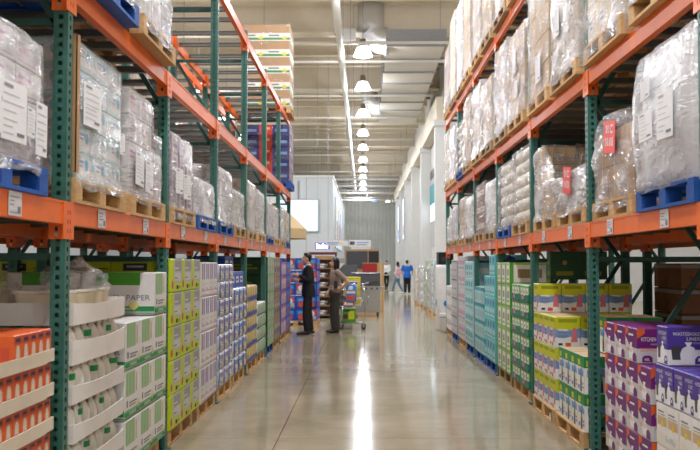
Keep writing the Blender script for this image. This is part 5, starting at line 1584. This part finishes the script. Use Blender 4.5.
    hm = remeshed(hb, voxel * 1.2, 3, 'hair'); hm.materials.append(MATS['hair'])
    add('hair', hm, t)
    # trousers
    b = MB()
    for s in 'lr':
        leg(b, s, .016, wear.get('leg_to', .93), wear.get('flare', 0))
    rings = []
    for z, a, bb in ((hipc[2] - .1 * k, .16, .12), (hipc[2], .175, .13), (waist[2] - .01 * k, .148, .118)):
        rings.append([(hipc[0] + (a * g + .012) * k * math.cos(2 * math.pi * i / 16), hipc[1] + (bb * g + .012) * k * math.sin(2 * math.pi * i / 16), z) for i in range(16)])
    b.rings(rings, 'skin', True)
    me = remeshed(b, voxel * 1.3, 4, 'trousers'); me.materials.append(MATS[wear['trouser']])
    add('trousers', me, t)
    # top
    b = MB()
    torso(b, .02)
    rings = []
    drop = wear.get('drop', 0.0)
    for z, a, bb in ((hipc[2] - drop * k, .175, .13), (hipc[2] + .06 * k, .17, .128), (waist[2], .148, .12)):
        rings.append([(waist[0] + (a * g + .018) * k * math.cos(2 * math.pi * i / 16), waist[1] + (bb * g + .018) * k * math.sin(2 * math.pi * i / 16), z) for i in range(16)])
    b.rings(rings, 'skin', True)
    for s in 'lr':
        b.ball(P['sh' + s], .076 * k * g, 'skin', 12, 8)
        if wear.get('sleeve', 1.0) >= .6:
            arm(b, s, .014, f1=.9)
        else:
            sh, el = P['sh' + s], P['el' + s]
            seg(b, [sh, vlerp(sh, el, .72)], [.074 * k * g, .064 * k * g])
    me = remeshed(b, voxel * 1.3, 4, 'top'); me.materials.append(MATS[wear['top']])
    add(wear.get('top_name', 'shirt'), me, t)
    if 'collar' in wear:
        n0 = Vector(vlerp(chest, neck, .86)); n1 = Vector(neck) + (Vector(head) - Vector(neck)) * .12
        mb = MB(); mb.tube([tuple(n0), tuple(n1)], [.068 * k, .06 * k], wear['collar'], 14)
        mb.ball(tuple(Vector(chest) * .42 + Vector(neck) * .58 + fd * .082 * k), (.03 * k, .03 * k, .07 * k), wear['collar'], 10, 8)
        add('shirt_collar', mb, t)
    # shoes
    for s in 'lr':
        an = P['an' + s]; f = Vector(P['fd' + s]).normalized()
        mb = MB()
        heel = wear.get('heel', 0)
        pts = [(an[0] - f.x * .055 * k, an[1] - f.y * .055 * k, .045 * k), (an[0], an[1], .05 * k), (an[0] + f.x * .1 * k, an[1] + f.y * .1 * k, .038 * k), (an[0] + f.x * .2 * k, an[1] + f.y * .2 * k, .028 * k)]
        seg(mb, pts, [.036 * k, .046 * k, .044 * k, .028 * k])
        mm = remeshed(mb, voxel, 3, 'shoe'); mm.materials.append(MATS[wear['shoe']])
        so = add('shoe', mm, t)
        if heel:
            add('heel', MB().tube([(an[0] - f.x * .05 * k, an[1] - f.y * .05 * k, .0), (an[0] - f.x * .055 * k, an[1] - f.y * .055 * k, .05)], [.012, .025], wear['shoe'], 8), so)
    return t

def base_pose():
    return dict(hip=(0, 0, .93), waist=(0, .01, 1.08), chest=(0, .0, 1.28), neck=(0, .005, 1.49), head=(0, -.02, 1.63), look=(0, -1, 0), hipdir=(1, 0, 0),
                shl=(.19, .0, 1.43), shr=(-.19, .0, 1.43), ell=(.23, .03, 1.15), elr=(-.23, .03, 1.15), wrl=(.23, -.04, .9), wrr=(-.23, -.04, .9),
                hdl=(0, -.1, -1), hdr=(0, -.1, -1), thl=(0, -1, 0), thr=(0, -1, 0),
                knl=(.1, -.02, .5), knr=(-.1, -.02, .5), anl=(.1, .02, .09), anr=(-.1, .02, .09), fdl=(.15, -1, 0), fdr=(-.15, -1, 0))

# man in the black suit: faces the goods at the left, looks up, both hands reaching out
p = base_pose()
p.update(look=(.08, -1, .22), head=(0, -.035, 1.635), ell=(.25, .0, 1.17), wrl=(.14, -.2, 1.27), elr=(-.26, .02, 1.15), wrr=(-.13, -.2, 1.15), hdl=(-.2, -.9, .25), hdr=(-.1, -1, .3), thl=(-.4, 0, 1), thr=(.4, 0, 1),
         anl=(.1, -.03, .09), knl=(.1, -.05, .5), anr=(-.1, .07, .09), knr=(-.1, .02, .5))
person('person', 'person in black suit and white collar reaching towards the goods', (PX(308, 19.6), 19.6, 0), -math.pi / 2 + .12, 1.76, p, dict(trouser='suit', top='suit', top_name='jacket', collar='shirt_white', shoe='black', drop=.12, leg_to=.96, flare=.014), slim=1.0)
# woman with a hand on her hip
p = base_pose()
p.update(look=(-.1, -1, .1), ell=(.34, .22, 1.18), wrl=(.2, .06, 1.03), hdl=(-.7, -.6, -.2), thl=(0, 0, 1), elr=(-.22, .02, 1.17), wrr=(-.2, -.1, .95), hdr=(.1, -.5, -.8), thr=(0, -1, 0), anl=(.09, .0, .09), anr=(-.08, .03, .09), shl=(.17, .0, 1.42), shr=(-.17, .0, 1.42))
person('person', 'person in taupe blouse and dark wide trousers with hand on hip', (PX(335, 20.1), 20.1, 0), -math.pi / 2 + .35, 1.67, p, dict(trouser='trouser_brown', top='blouse', shoe='black', sleeve=.4, drop=-.1, leg_to=.97, flare=.045, heel=1), slim=.9, hair='long')
ph = thing('phone_pouch', 'black phone pouch hanging at the hip of the person in taupe', 'pouch', (PX(336, 20.0), 19.88, .98))
add('pouch_body', MB().box(-.04, .04, -.012, .012, 0, .17, 'black'), ph)
add('pouch_strap', MB().tube([(0, 0, .17), (.01, .02, .26)], .006, 'charcoal', 6), ph)
# far shoppers
p = base_pose()
p.update(elr=(-.3, -.05, 1.2), wrr=(-.28, -.2, 1.05), ell=(.28, -.04, 1.18), wrl=(.24, -.2, 1.05))
person('person', 'person seen from behind in blue shirt, black trousers and white shoes', (PX(407, 46), 46.0, 0), math.pi, 1.72, p, dict(trouser='trouser_black', top='tee_blue', shoe='shirt_white', sleeve=.4, drop=.1, leg_to=.96, flare=.02), voxel=.016, slim=1.12)
p = base_pose()
p.update(anl=(.08, -.28, .09), knl=(.09, -.2, .5), anr=(-.08, .3, .1), knr=(-.09, .06, .5), wrl=(.1, -.2, 1.1), ell=(.2, -.02, 1.15), fdl=(0, -1, 0), fdr=(0, -1, 0))
person('person', 'person in white top and blue jeans walking beside the blue shirt', (PX(397.5, 47), 47.0, 0), -math.pi / 2 - .2, 1.64, p, dict(trouser='denim', top='shirt_white', shoe='shirt_white', sleeve=1, drop=.1, leg_to=.93), voxel=.016, slim=.92, hair='long')
bg = thing('shoulder_bag', 'pale shoulder bag of the person in blue jeans', 'bag', (PX(398.5, 46.7), 46.72, .98))
add('bag_body', MB().rings([[(-.15, -.05, 0), (.15, -.05, 0), (.15, .05, 0), (-.15, .05, 0)], [(-.13, -.04, .26), (.13, -.04, .26), (.13, .04, .26), (-.13, .04, .26)]], 'pink', False), bg)
add('bag_strap', MB().tube([(-.1, 0, .26), (-.03, .06, .5), (.1, 0, .26)], .01, 'mauve', 6), bg)
p = base_pose()
p.update(anl=(.08, -.12, .09), anr=(-.08, .14, .09), wrl=(.2, -.2, 1.05))
person('person', 'distant person in white shirt and black trousers by the cardboard cartons', (PX(386.5, 55), 55.0, 0), -.4, 1.74, p, dict(trouser='trouser_black', top='shirt_white', shoe='black', sleeve=1, drop=.1, leg_to=.95), voxel=.02, slim=.95)
